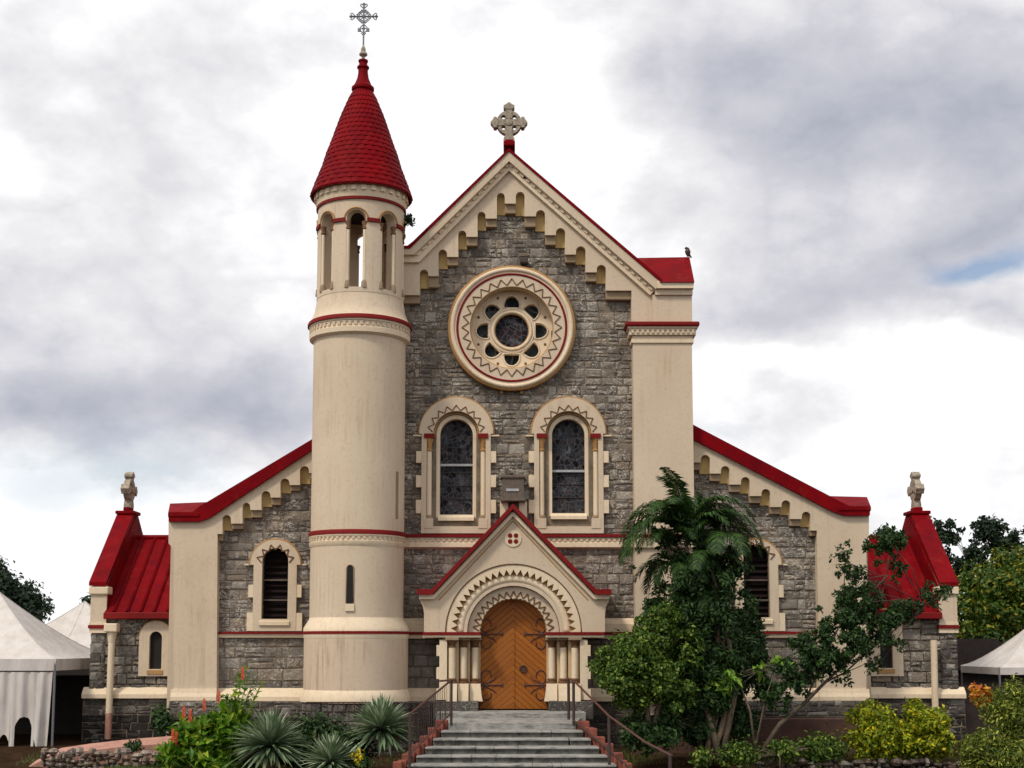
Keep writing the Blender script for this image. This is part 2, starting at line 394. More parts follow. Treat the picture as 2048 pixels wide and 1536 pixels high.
# ------------------------------------------------------------------ the church
CH = empty('church', (0, 3, -1.15), 'cream and grey stone church with red roofs, round tower and rose window', 'church')
DOORX = WX(1026, 1300, -.45)
WOOD = wood()
def arc(cx, cz, r, a0, a1, n=24, rz=None):
    rz = rz or r
    return [(cx+r*cos(a0+(a1-a0)*i/n), cz+rz*sin(a0+(a1-a0)*i/n)) for i in range(n+1)]
def archloop(cx, zs, r, zb, hw=None, n=24):      # from bottom right, over the arch, to bottom left
    hw = hw or r
    l = [(cx+hw, zb)]
    if hw != r: l.append((cx+hw, zs))
    l += arc(cx, zs, r, 0, pi, n)
    if hw != r: l.append((cx-hw, zs))
    l.append((cx-hw, zb)); return l
def masonry(name, x0, x1, z0, z1, y, parent, mat=STONE, rh=.3, bw=.46, seed=1, inside=None, holes=(), depth=.027, regular=False, jit=.022):
    rnd = random.Random(seed); mb = MB(); z = z0
    while z < z1-.05:
        h = min(rh*(1 if regular else rnd.uniform(.78, 1.2)), z1-z)
        if z1-z-h < .1: h = z1-z
        x = x0-rnd.uniform(0, bw)
        while x < x1:
            w = bw*(rnd.uniform(.9, 1.15) if regular else rnd.choice((.5, .7, .85, 1.0, 1.2, 1.5))*rnd.uniform(.85, 1.15)); a, b = max(x, x0), min(x+w, x1); x += w
            if b-a < .07: continue
            g = rnd.uniform(.002, .010); mx, mz = (a+b)/2, z+h/2
            split = not regular and rnd.random() < .34 and h > .2; hs = h*rnd.uniform(.38, .62)
            if inside and not inside(mx, mz): continue
            for hx, hr, hz0, hzs, hz1 in holes:
                if z+h < hz0 or z > hz1: continue
                hw = hr if z < hzs else math.sqrt(max(0, hr*hr-(z-hzs)**2))
                if hx-hw < b and a < hx+hw:
                    if (a+b)/2 < hx: b = min(b, hx-hw)
                    else: a = max(a, hx+hw)
            if b-a < .05: continue
            mx = (a+b)/2
            for (C, E) in (((z+g, z+hs-g*.6), (z+hs+g*.6, z+h-g)) if split else ((z+g, z+h-g),)):
             A, B = a+g, b-g; mz = (C+E)/2; d = depth*rnd.uniform(.4, 1.2); q = min(.03, (B-A)*.2, (E-C)*.2)
             j = lambda: rnd.uniform(-jit, jit)
             jj = lambda: rnd.uniform(-.014, .014)
             o = [(A+j(), y+.004, C+j()), (B+j(), y+.004, C+j()), (B+j(), y+.004, E+j()), (A+j(), y+.004, E+j())]
             i4 = [(A+q+j(), y-d+jj(), C+q+j()), (B-q+j(), y-d+jj(), C+q+j()), (B-q+j(), y-d+jj(), E-q+j()), (A+q+j(), y-d+jj(), E-q+j())]
             c = (mx+jj()*4, y-d-rnd.uniform(0, .03), mz+jj()*2)
             mb.add(o+i4+[c], [(0, 1, 5, 4), (1, 2, 6, 5), (2, 3, 7, 6), (3, 0, 4, 7), (4, 5, 8), (5, 6, 8), (6, 7, 8), (7, 4, 8)])
        z += h
    return mb.build(name, mat, parent)
def zigzag(cx, cz, r0, r1, a0, a1, n, y, th=.018, rz=1.0):
    mb = MB()
    pts = []
    for i in range(2*n+1):
        a = a0+(a1-a0)*i/(2*n); r = r0 if i % 2 == 0 else r1
        pts.append((cx+r*cos(a), y, cz+r*rz*sin(a)))
    for i in range(2*n): mb.tube([pts[i], pts[i+1]], th, 5)
    return mb
def serr(cx, cz, r0, r1, n, a0=0, a1=pi):
    pts = []
    for i in range(2*n+1):
        a = a0+(a1-a0)*i/(2*n); r = r0 if i % 2 == 0 else r1
        pts.append((cx+r*cos(a), cz+r*sin(a)))
    return pts
def arctube(cx, cz, r, y, th, a0=0, a1=pi, n=48, k=8, rz=1.0):
    full = abs(a1-a0-2*pi) < 1e-6
    m = MB(); pts = [(cx+r*cos(a0+(a1-a0)*i/n), y, cz+r*rz*sin(a0+(a1-a0)*i/n)) for i in range(n+1)]
    if full:
        # close neatly: lathe about Y
        vs = []; fs = []
        for i in range(n):
            a = 2*pi*i/n
            for q in range(k):
                b = 2*pi*q/k; R = r+th*cos(b); vs.append((cx+R*cos(a), y+th*sin(b), cz+R*rz*sin(a)))
        for i in range(n):
            for q in range(k): fs.append((i*k+q, ((i+1) % n)*k+q, ((i+1) % n)*k+(q+1) % k, i*k+(q+1) % k))
        return m.add(vs, fs)
    return m.tube(pts, th, k)
def moved(mb2, mb): mb.add(mb2.v, mb2.f); return mb

Z_G = -1.2
Y_S, Y_C = 0.0, -.35           # nave front: stone face, cream face
# --- holes in the nave front
def wpx(px, py, Y): return (WX(px, py, Y), WZ(py, Y))
WIN = []
for cx in (912.3, 1137.3):
    WIN.append(dict(x=WX(cx, 930, -.1), zs=WZ(868, -.1), s=SC(930, -.1), zb=WZ(1029 if cx < 1000 else 1026, 0), bar=WZ(930 if cx < 1000 else 942, .2)))
RX, RZ, RS = WX(1023.5, 654, -.35), WZ(654, -.35), SC(654, -.35)
xl, xr = WX(800, 900, 0), WX(1300, 900, 0)
apx = wpx(1018, 305, Y_C)
wall = [(xl, Z_G), (xr, Z_G), (xr, WZ(540, 0)), (apx[0], apx[1]-.3), (xl, WZ(500, 0))]
holes = [archloop(w['x'], w['zs'], 40*w['s'], w['zb']-.1)[::-1] for w in WIN]
holes.append(arc(RX, RZ, 90*RS, 0, 2*pi, 48)[:-1])
nave = MB().prism([wall]+holes, Y_S, .9).build('nave_wall', MORTAR, CH)
def in_nave(x, z):
    if z > WZ(420, 0): return False
    return True
mh = [(w['x'], 61*w['s'], w['zb']-.3, w['zs'], w['zs']+61*w['s']) for w in WIN]
mh.append((RX, 104*RS, RZ-104*RS, 1e9, RZ+104*RS))
def rose_out(x, z): return (x-RX)**2+(z-RZ)**2 > (96*RS)**2 and z < WZ(405, 0)
def gab(x, z):
    if not rose_out(x, z): return False
    # stay inside the gable outline
    a = apx[1]-.45-(abs(x-apx[0]))*.93
    return z+.15 < a
masonry('squared_stone', xl, WX(1275, 900, 0), WZ(1378, 0), WZ(1277, 0), Y_S, nave, BSTONE, .345, .44, 6, regular=True, jit=.008, depth=.06)
masonry('stone_facing', xl, WX(1275, 900, 0), WZ(1264, 0), WZ(405, 0), Y_S, nave, seed=5, rh=.29, bw=.38, jit=.028, inside=gab, holes=[h for h in mh if h[3] < 1e8])

def crenel(a, b, n, k, dpt, Y0, Y1, base=.02):
    """one toothed strip from a to b; teeth hang along n"""
    a, b, n = Vector(a), Vector(b), Vector(n); d = (b-a)/k; up = -n*base; pts = [tuple(a+up)]
    low = []
    for i in range(k):
        p = a+d*i; low += [p+d*.25, p+d*.25+n*dpt, p+d*.75+n*dpt, p+d*.75]
    pts = [tuple(a+up), tuple(a)]+[tuple(p) for p in low]+[tuple(b), tuple(b+up)]
    return MB().prism([pts], Y0, Y1)
# --- stepped arcaded gable panel
def stepped(name, outer, niches, faces, Yf, Yb, parent):
    """outer: loop of px points for the top edge (left to right); niches (x0,x1,ytop,ybot); faces (x0,x1,yface,yblock) in px, alternating left to right."""
    seq = sorted([('n',)+n for n in niches]+[('f',)+f for f in faces], key=lambda q: q[1])
    low = []
    for q in seq:
        k, a, b, y0, y1 = q
        xa, xb = WX(a, y0, Yf), WX(b, y0, Yf)
        if k == 'f': low += [(xa, WZ(y0, Yf)), (xb, WZ(y0, Yf))]
        else:
            r = (xb-xa)/2; zt = WZ(y0, Yf)
            low += [p for p in arc((xa+xb)/2, zt-r, r, pi, 0, 10)]
    return low
NL = [(993.8, 1009.5, 385.6, 429.5), (955, 971, 423.5, 460), (916.5, 932.5, 461, 497.5), (877, 894, 499, 537), (839.5, 856.5, 539, 576)]
FL = [(971, 993.8, 437, 454), (932.5, 955, 473.5, 491.5), (894, 916.5, 513.7, 531), (856.5, 877, 552, 575), (806, 839.5, 590, 607)]
NR = [(1031.6, 1049, 383.5, 431), (1072, 1090, 420, 461.5), (1112, 1130, 456, 494.6), (1152, 1171, 492.5, 528), (1193.5, 1211.7, 529.5, 566)]
FR = [(1049, 1072, 432.5, 454), (1090, 1112, 470, 490), (1130, 1152, 509, 525), (1171, 1193.5, 544.5, 563), (1211.7, 1263, 581, 599)]
FC = [(1009.5, 1031.6, 407, 427)]
low = stepped('x', None, NL+NR, FL+FC+FR, Y_C, 0, nave)
top = [wpx(1383, 650, Y_C), wpx(1383, 590, Y_C), wpx(1340, 585, Y_C), wpx(1018, 303, Y_C), wpx(818, 500, Y_C), wpx(804, 500, Y_C)]
loop = low+[wpx(1263, 650, Y_C)]+top
MB().prism([loop], Y_C, .02).build('gable_panel', CREAM, nave)
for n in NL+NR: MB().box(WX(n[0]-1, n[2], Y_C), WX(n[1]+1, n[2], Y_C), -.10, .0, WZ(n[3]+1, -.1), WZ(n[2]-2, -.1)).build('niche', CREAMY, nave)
for f in FL+FC+FR:
    MB().box(WX(f[0], f[2], Y_C)+.004, WX(f[1], f[2], Y_C)-.004, -.24, -.012, WZ(f[3], -.24), WZ(f[2], Y_C)+.003).build('corbel', TAN, nave, bevel=.02)
# rake cornice
def rake(p, q, w, Ya, Yb, mat, name, parent, off=0, dent=False):
    # band under the line p->q (px), w px wide
    a = Vector(wpx(*p, Ya)); b = Vector(wpx(*q, Ya)); s = SC((p[1]+q[1])/2, Ya)
    d = (b-a).normalized(); n = Vector((d.y, -d.x))
    if n.y > 0: n = -n
    a1, b1 = a+n*off*s, b+n*off*s; a2, b2 = a1+n*w*s, b1+n*w*s
    mb = MB().prism([[tuple(a1), tuple(b1), tuple(b2), tuple(a2)]], Ya, Yb)
    if dent:
        L = (b-a).length; k = int(L/.26)
        for i in range(k):
            c = a2+(b2-a2)*((i+.5)/k); e = d*.055; f = -n*.10; c = c+n*.03
            mb.prism([[tuple(c-e), tuple(c+e), tuple(c+e+f), tuple(c-e+f)]], Ya+.04, Yb)
    return mb.build(name, mat, parent)
A_, Lp, Rp = (1018, 299), (818, 493), (1322, 562)
# cornice as solid bands meeting at the apex
def band(pts_out, pts_in, Ya, Yb, name, mat, parent):
    return MB().prism([[wpx(*p, Ya) for p in pts_out]+[wpx(*p, Ya) for p in pts_in[::-1]]], Ya, Yb).build(name, mat, parent)
band([(806, 496), (820, 496), (1018, 303), (1322, 565)], [(806, 509), (828, 509), (1018, 322), (1312, 578)], -.62, -.3, 'rake_cornice', CREAM, nave)
band([(806, 511), (829, 511), (1018, 324), (1310, 580)], [(806, 524), (838, 524), (1018, 341), (1300, 590)], -.47, -.28, 'rake_moulding', CREAMW, nave)
band([(806, 491), (817, 491), (1018, 296), (1324, 558)], [(806, 496.5), (820, 496.5), (1018, 302.0), (1322, 563.5)], -.66, .5, 'gable_coping', RED, nave)
for (p, q) in (((829, 510), (1018, 323)), ((1018, 323), (1310, 579))):
    a = Vector(wpx(*p, -.5)); b = Vector(wpx(*q, -.5)); d = (b-a).normalized(); n = Vector((d.y, -d.x)); k = int((b-a).length/.24)
    if n.y > 0: n = -n
    crenel(a+n*.03, b+n*.03, n, k, .07, -.52, -.4).build('dentil_moulding', CREAMW, nave)
# bronze lamp over the rose, pale block stones
MB().box(WX(1040, 522, -.2), WX(1056, 522, -.2), -.35, -.05, WZ(528, -.2), WZ(517, -.2)).build('wall_lamp', IRON, nave, bevel=.03)

# --- right pilaster
PX0, PX1 = WX(1266, 700, -.55), WX(1384, 700, -.55)
zA = WZ(648, -.55)
MB().box(PX0, PX1, -.55, .9, Z_G, WZ(686, -.55)).build('corner_pilaster', CREAM, CH)
pc = CH.children[-1]
pc = bpy.data.objects['corner_pilaster']
e = .16
mbp = MB()
for (za, zb, o) in ((686, 678, .05), (678, 671, .02), (671, 658, .12), (658, 655, .17)):
    mbp.box(PX0-o, PX1+o, -.55-o, .9, WZ(za, -.55), WZ(zb, -.55)-.002)
mbp.build('pilaster_cornice', CREAMW, pc)
crenel((PX0-.1, WZ(661, -.6)), (PX1+.1, WZ(661, -.6)), (0, -1), 13, .10, -.71, -.6).build('dentil_moulding', CREAM, pc)
MB().box(PX0-.24, PX1+.22, -.8, .9, WZ(655, -.55), WZ(646, -.55)).build('red_band', REDTRIM, pc, bevel=.04)
xa, xb = WX(1305, 600, -.45), WX(1384, 600, -.45)
MB().box(xa, xb, -.45, .9, WZ(646, -.45), WZ(590, -.45)).build('upper_pier', CREAM, pc)
MB().box(WX(1314, 575, -.6), WX(1387, 575, -.6), -.66, .9, WZ(577, -.6), WZ(563, -.6)).build('pier_cornice', CREAMW, pc)
MB().box(WX(1310, 585, -.5), WX(1385, 585, -.5), -.54, .9, WZ(590, -.5)+.002, WZ(577, -.5)-.002).build('pier_moulding', CREAM, pc)
def wedge(p0, p1, p2, p3, Y0, Y1, name, parent, drop=.12):
    # p0,p1 front bottom left/right at Y0; p2,p3 top right/left at Y1
    a = (WX(*p0, Y0), Y0, WZ(p0[1], Y0)); b = (WX(*p1, Y0), Y0, WZ(p1[1], Y0)); c = (WX(*p2, Y1), Y1, WZ(p2[1], Y1)); d = (WX(*p3, Y1), Y1, WZ(p3[1], Y1))
    v = [a, b, c, d]; v += [(p[0], p[1], a[2]-drop) for p in (a, b, c, d)]
    return MB().add(v, [(0, 1, 2, 3), (7, 6, 5, 4), (0, 4, 5, 1), (1, 5, 6, 2), (2, 6, 7, 3), (3, 7, 4, 0)]).build(name, RED, parent)
wedge((1322, 564), (1389, 564), (1379, 514), (1262, 516), -.72, .7, 'pier_roof', pc, .0)
# small bird on the roof
def bird(px, py, Y, name, label, s=1.0, parent=None):
    x, z = WX(px, py, Y), WZ(py, Y); mb = MB()
    mb.tube([(x, Y, z), (x, Y, z+.10*s), (x-.01, Y, z+.16*s), (x, Y, z+.24*s), (x+.01, Y, z+.27*s)], [.03*s, .08*s, .085*s, .05*s, .015*s], 8)
    mb.tube([(x, Y-.02, z+.22*s), (x-.06*s, Y-.03, z+.25*s), (x-.11*s, Y-.03, z+.24*s)], [.04*s, .04*s, .008], 6)
    mb.tube([(x+.02, Y, z+.08*s), (x+.10*s, Y, z-.04*s)], [.04*s, .02*s], 6)
    return mb.build(name, IRON, None, True, label=label, cat='bird')
bird(1376, 513, .7, 'bird', 'small dark bird perched on the red corner roof right of the main gable', 1.1)

# --- string courses of the nave
def string(x0, x1, py_red0, py_red1, py_b, Y, parent, proud=.12, dent=True, tag_=''):
    zr0, zr1, zb = WZ(py_red0, Y), WZ(py_red1, Y), WZ(py_b, Y)
    MB().course(x0, x1, [(Y, zr0), (Y-proud, zr0-.03), (Y-proud, zr1), (Y, zr1)]).build('red_string_course', REDTRIM, parent)
    h = zr1-zb
    MB().course(x0, x1, [(Y+.01, zr1-.002), (Y-proud*.6, zr1-.002), (Y-proud*.6, zr1-h*.45), (Y-proud*.85, zr1-h*.5), (Y-proud*.85, zb+.05), (Y-.02, zb), (Y+.01, zb)]).build('cream_string_course', CREAMW, parent)
    if dent:
        crenel((x0, zr1-h*.16), (x1, zr1-h*.16), (0, -1), max(2, int((x1-x0)/.17)), h*.2, Y-proud*.8, Y-proud*.5).build('dentil_moulding', CREAM, parent)
xpl = PX0+.0
string(WX(806, 1080, 0), xpl-.0, 1068, 1075, 1098, -.02, nave, .2)
string(xpl-.03, PX1+.03, 1068, 1075, 1098, -.56, pc, .1)
MB().course(WX(806, 1250, 0), xpl, [(0.01, WZ(1236, 0)), (-.05, WZ(1237, 0)), (-.2, WZ(1248, 0)), (-.2, WZ(1264, 0)), (.01, WZ(1264, 0))]).build('cream_weathering', CREAMW, nave)
MB().course(WX(800, 1250, 0), xpl, [(0.01, WZ(1264, 0)-.002), (-.25, WZ(1264, 0)-.002), (-.25, WZ(1269, 0)), (.01, WZ(1269, 0))]).build('red_impost_band', REDTRIM, nave)
MB().course(WX(800, 1250, 0), xpl, [(0.01, WZ(1269, 0)-.002), (-.18, WZ(1269, 0)-.002), (-.18, WZ(1277, 0)), (.01, WZ(1277, 0))]).build('cream_band', CREAMW, nave)
def plinth(x0, x1, Y, parent, p0=1376, p1=1384, p2=1402, proud=.24):
    MB().course(x0, x1, [(Y+.01, WZ(p0, Y)), (Y-.04, WZ(p0, Y)), (Y-proud*.6, WZ(p1, Y)), (Y-proud, WZ((p1+p2)/2, Y)), (Y-proud, WZ(p2, Y)), (Y+.01, WZ(p2, Y))]).build('cream_plinth', CREAMW, parent)
plinth(WX(800, 1390, 0), xpl, -.03, nave)
plinth(xpl-.06, PX1+.06, -.56, pc)
for (x0, x1, Y, par, sd_) in ((WX(600, 1400, 0), WX(900, 1400, 0), -.12, nave, 21), (WX(1150, 1400, 0), PX1+.1, -.12, nave, 22)):
    MB().box(x0, x1, Y, .0, Z_G-.2, WZ(1403, 0)).build('base_wall', MORTAR, par)
    masonry('base_stone', x0, x1, Z_G-.2, WZ(1403, 0), Y, par, DSTONE, .28, .42, sd_)
# window ledge box between windows
bx = empty('x', (0, 0, 0), None, None); bpy.data.objects.remove(bx)
lb = MB().box(WX(1004, 980, -.3), WX(1048, 980, -.3), -.55, -.05, WZ(1001, -.3), WZ(955, -.3))
lb.box(WX(1001, 980, -.3), WX(1051, 980, -.3), -.6, -.05, WZ(958, -.3), WZ(953, -.3)); lb.box(WX(1001, 980, -.3), WX(1051, 980, -.3), -.6, -.05, WZ(1004, -.3), WZ(999, -.3))
lbo = lb.build('metal_box', BRONZE, None, label='brown metal box fixed to the wall between the two tall arched windows', cat='metal box', bevel=.015)
MB().box(WX(1012, 980, -.6), WX(1038, 980, -.6), -.575, -.54, WZ(982, -.6), WZ(977, -.6)).build('name_strip', WBAR, lbo)
for a_, b_ in ((1000, 1016), (1038, 1054)): MB().box(WX(a_, 1020, -.1), WX(b_, 1020, -.1), -.2, .0, WZ(1060, -.1), WZ(1004, -.1)).build('bracket_block', CREAMW, nave)

# --- tall arched windows
def colonnette(cx, y, z0, z1, r, parent, big=1.0, name='colonnette', capmat=None):
    h = z1-z0; ch = .34*big; bh = .14*big
    prof = [(0, z0), (r*1.7, z0), (r*1.7, z0+bh*.4), (r*1.2, z0+bh*.5), (r*1.45, z0+bh*.75), (r, z0+bh), (r, z1-ch), (r*1.3, z1-ch+.02), (r*1.3, z1-ch+.05), (r, z1-ch+.07), (r*1.15, z1-ch*.55), (r*1.8, z1-ch*.22)]
    o = MB().lathe([p for p in prof if p[1] <= z1-ch+.001], cx, y, 14).build(name, CREAMW, parent, True)
    return o, (prof, z1-ch)
def capital(cx, y, z, r, h, parent, mat=None, abac=REDTRIM):
    o = MB().lathe([(r, z), (r*1.4, z+.02), (r*1.4, z+h*.1), (r, z+h*.15), (r*1.2, z+h*.45), (r*1.9, z+h*.74)], cx, y, 12).build('capital', mat or BROWN, parent, True)
    MB().box(cx-r*2.1, cx+r*2.1, y-r*2.1, y+r*2.1, z+h*.74, z+h).build('abacus', abac, parent)
    return o
for k, w in enumerate(WIN):
    s = w['s']; x = w['x']; zs = w['zs']; zsill = WZ(1067, -.1)
    outer = archloop(x, zs, 74*s, zsill, 69*s)
    hole = [(x+59*s, zsill+14*s), (x+59*s, zs)]+arc(x, zs, 46*s, 0, pi, 24)+[(x-59*s, zs), (x-59*s, zsill+14*s)]
    hole[1] = (x+59*s, zs-4*s); hole[-2] = (x-59*s, zs-4*s)
    hole.insert(2, (x+46*s, zs-4*s)); hole.insert(-2, (x-46*s, zs-4*s))
    win = MB().prism([outer, hole[::-1]], -.18, .02).build('arched_window', CREAM, CH)
    win['label'] = 'tall arched window left of the nave axis' if k == 0 else 'tall arched window right of the nave axis'
    arctube(x, zs, 75*s, -.13, .03, 0, pi, 32).build('hood_mould', OCHRE, win, True)
    inner = archloop(x, zs-1*s, 46*s, zsill+10*s, 60*s); glh = archloop(x, zs-1*s, 33*s, w['zb'])
    MB().prism([inner, glh[::-1]], .03, .5).build('inner_frame', CREAMW, win)
    arctube(x, zs-1*s, 44.5*s, .0, .03, 0, pi, 28).build('reveal_roll', OCHRE, win, True)
    MB().prism([archloop(x, zs-1*s, 34*s, w['zb']-.02)], .3, .34).build('glass', GLASS, win)
    MB().box(x-33*s, x+33*s, .2, .3, w['bar']-.035, w['bar']+.035).build('glazing_bar', WBAR, win)
    lead = MB()
    for j in range(1, 4): lead.box(x-33*s, x+33*s, .27, .3, w['zb']+j*.42-.008+.1, w['zb']+j*.42+.008+.1)
    lead.build('saddle_bars', IRON, win)
    zigzag(x, zs, 47.5*s, 58*s, radians(4), radians(176), 9, -.19, .016).build('zigzag_moulding', BROWN, win)
    for (a, b) in ((903, 926), (951, 975), (1000, 1027)):
        for sg in (-1, 1):
            xx = sorted((x+sg*67*s, x+sg*80*s)); MB().box(xx[0], xx[1], -.165, .0, WZ(b, -.1), WZ(a, -.1)).build('quoin', CREAMW, win, bevel=.01)
    for sg in (-1, 1):
        xx = sorted((x+sg*70*s, x+sg*86*s)); MB().box(xx[0], xx[1], -.15, .0, WZ(873, -.1), WZ(870, -.1)).build('label_stop', CREAMW, win)
    for sg in (-1, 1):
        cx = x+sg*54*s
        MB().lathe([(0, zsill+30*s), (.13, zsill+30*s), (.13, zsill+34*s), (.08, zsill+37*s)], cx, -.07, 12).build('column_base', TAN, win, True)
        MB().lathe([(.08, zsill+37*s), (.08, WZ(903, -.1))], cx, -.07, 14).build('colonnette', CREAMW, win, True)
        capital(cx, -.07, WZ(903, -.1), .075, WZ(868, -.1)-WZ(903, -.1)+.0, win, OCHRE)
        MB().box(cx-.14, cx+.14, -.2, .03, zsill+10*s, zsill+30*s).build('pedestal', CREAM, win)
    MB().course(x-36*s, x+36*s, [(.25, w['zb']), (.0, w['zb']-.03), (-.1, w['zb']-.10), (-.1, w['zb']-.2), (.25, w['zb']-.2)]).build('sill', CREAMW, win)

# --- rose window
rose = MB().prism([arc(RX, RZ, 122*RS, 0, 2*pi, 72)[:-1], arc(RX, RZ, 84*RS, 0, 2*pi, 72)[:-1][::-1]], -.30, .3).build('rose_window', CREAM, CH)
arctube(RX, RZ, 119*RS, -.29, .07, 0, 2*pi, 80, 12).build('outer_roll', CREAMW, rose, 'all')
arctube(RX, RZ, 124*RS, -.22, .07, 0, 2*pi, 80, 8).build('ochre_edge', OCHRE, rose, 'all')
arctube(RX, RZ, 109*RS, -.30, .036, 0, 2*pi, 80, 8).build('red_ring', REDTRIM, rose, 'all')
zigzag(RX, RZ, 86.5*RS, 100*RS, pi/28, 2*pi+pi/28, 28, -.31, .018).build('zigzag_moulding', BROWN, rose)
arctube(RX, RZ, 84.5*RS, -.24, .045, 0, 2*pi, 80, 8).build('inner_edge', OCHRE, rose, 'all')
RZ2 = RZ; YR = .18
petal = []
for k in range(8):
    a = k*pi/4+pi/2; cxx, czz = RX+54*RS*cos(a), RZ2+54*RS*sin(a); r = 14.8*RS
    pts = []
    for i in range(17):
        b = -pi/2+pi*i/16; u, v = r*1.18*cos(b), r*sin(b); pts.append((cxx+u*cos(a)-v*sin(a), czz+u*sin(a)+v*cos(a)))
    # flat back edge slightly towards the hub, following the hub ring
    for v in (r, r*.5, 0, -r*.5, -r):
        u = -r*.38+.0*abs(v); pts.append((cxx+u*cos(a)-v*sin(a), czz+u*sin(a)+v*cos(a)))
    petal.append(pts)
disc = MB().prism([arc(RX, RZ2, 86*RS, 0, 2*pi, 64)[:-1]]+[p[::-1] for p in petal]+[arc(RX, RZ2, 37*RS, 0, 2*pi, 48)[:-1][::-1]], YR, YR+.28).build('tracery', CREAMW, rose)
for p in petal:
    c = (sum(q[0] for q in p)/len(p), sum(q[1] for q in p)/len(p))
    l = [((q[0]-c[0])*1.13+c[0], (q[1]-c[1])*1.13+c[1]) for q in p]
    mb = MB().tube([(a, YR-.005, b) for a, b in l]+[(l[0][0], YR-.005, l[0][1])], .028, 6)
    mb.build('petal_roll', CREAMW, rose, 'all')
dots = MB()
for k in range(8):
    for da in (-.17, .17):
        pass
    a = k*pi/4+pi/8+pi/2; dots.prism([arc(RX+73*RS*cos(a), RZ2+73*RS*sin(a), .045, 0, 2*pi, 8)[:-1]], YR-.012, YR+.01)
dots.build('bored_dots', BROWN, rose)
MB().prism([arc(RX, RZ2, 85*RS, 0, 2*pi, 48)[:-1]], YR+.2, YR+.22).build('petal_glass', PGLASS, rose)
MB().prism([arc(RX, RZ2, 38*RS, 0, 2*pi, 48)[:-1]], YR+.13, YR+.15).build('centre_glass', RGLASS, rose)
arctube(RX, RZ2, 38.5*RS, YR-.03, .055, 0, 2*pi, 56, 8).build('hub_ring', CREAMW, rose, 'all')
arctube(RX, RZ2, 35.5*RS, YR+.0, .035, 0, 2*pi, 56, 8).build('hub_bead', OCHRE, rose, 'all')
arctube(RX, RZ2, 44.5*RS, YR-.0, .045, 0, 2*pi, 56, 8).build('hub_roll', CREAMW, rose, 'all')
# drainage stubs below the rose
for a_, b_ in ((1000, 1006), (1040, 1046)): MB().box(WX(a_, 780, 0), WX(b_, 780, 0), -.12, 0, WZ(788, 0), WZ(778, 0)).build('bracket', OCHRE, rose)

# --- gable cross (and the two edge-on ones)
def celtic(cx, cy, zbase, s, parent, rot, mat=STATUE):
    """s = metres per unit; unit drawing: centre at height 41, arms 37, ring 24"""
    def fn(x, y, z): return (cx+x, cy+y, z) if not rot else (cx+y, cy-x, z)
    mb = MB(); zc = zbase+41*s
    def P(l, th): mb.prism([[(a*s, zc+b*s) for a, b in q] for q in l], -th, th, fn)
    hl = []
    for k in range(4):
        a = pi/4+k*pi/2; hl.append([(x, z) for x, z in arc(15.5*cos(a), 15.5*sin(a), 4.3, 0, 2*pi, 10)[:-1]][::-1])
    P([arc(0, 0, 25, 0, 2*pi, 36)[:-1]]+hl, 7.0*s)
    for k in range(4):
        a = k*pi/2
        def R(l): return [(x*cos(a)-z*sin(a), x*sin(a)+z*cos(a)) for x, z in l]
        L_ = 41 if k == 1 else 36
        if k != 3:
            P([R([(8, -6), (L_-12, -6.5), (L_-12, 6.5), (8, 6)])], 8.2*s)
            P([R([(L_-14, -5), (L_-11, -11), (L_-6, -11), (L_-4, -6.5), (L_+1, 0), (L_-4, 6.5), (L_-6, 11), (L_-11, 11), (L_-14, 5)])], 9.4*s)
    P([arc(0, 0, 7, 0, 2*pi, 16)[:-1]], 10*s)
    P([[(-6, -8), (-6.5, -24), (-11, -34), (-11, -41), (11, -41), (11, -34), (6.5, -24), (6, -8)]], 8.6*s)
    return mb
cs = SC(247, -.3)
gc = celtic(WX(1018, 247, -.3), -.3, WZ(287, -.3), cs, CH, False).build('gable_cross', STATUE, CH, bevel=.012)
MB().box(WX(1007, 290, -.3), WX(1030, 290, -.3), -.7, .1, WZ(300, -.3), WZ(290, -.3)).box(WX(1010, 290, -.3), WX(1027, 290, -.3), -.6, .0, WZ(290, -.3), WZ(285, -.3)).build('cross_base', RED, gc, bevel=.03)

# --- nave body and roof behind the front
nx0, nx1 = WX(812, 900, 0)+.0, PX1-.1
ez = WZ(560, 0)
MB().box(nx0, nx1, .9, 30, Z_G, ez-.3).build('nave_side_wall', CREAM, CH)
ax, azz = apx[0], apx[1]-.55
MB().prism([[(nx0-.2, WZ(530, .9)-.2), (nx1+.1, ez-.2), (nx1+.1, ez-.05), (ax, azz), (nx0-.2, WZ(530, .9)-.05)]], .9, 30.3).build('nave_roof', RED, CH)

# --- portal
PYF = -1.35
PS = SC(1263, PYF); PXC = WX(1027, 1263, PYF); PZS = WZ(1264, PYF)
body = [wpx(1210, 1264, PYF), wpx(1210, 1226, PYF), wpx(1212, 1214, PYF), wpx(1217, 1204, PYF), wpx(1220, 1192, PYF), wpx(1194, 1190, PYF), wpx(1026, 1020, PYF), wpx(862, 1190, PYF), wpx(838, 1192, PYF), wpx(841, 1204, PYF), wpx(846, 1214, PYF), wpx(848, 1226, PYF), wpx(848, 1264, PYF)]
r1 = 137*PS
lp = body+[(PXC-r1, PZS)]+arc(PXC, PZS, r1, pi, 0, 48)[1:-1]+[(PXC+r1, PZS)]
portal = MB().prism([lp], PYF, -.02).build('portal', CREAM, CH)
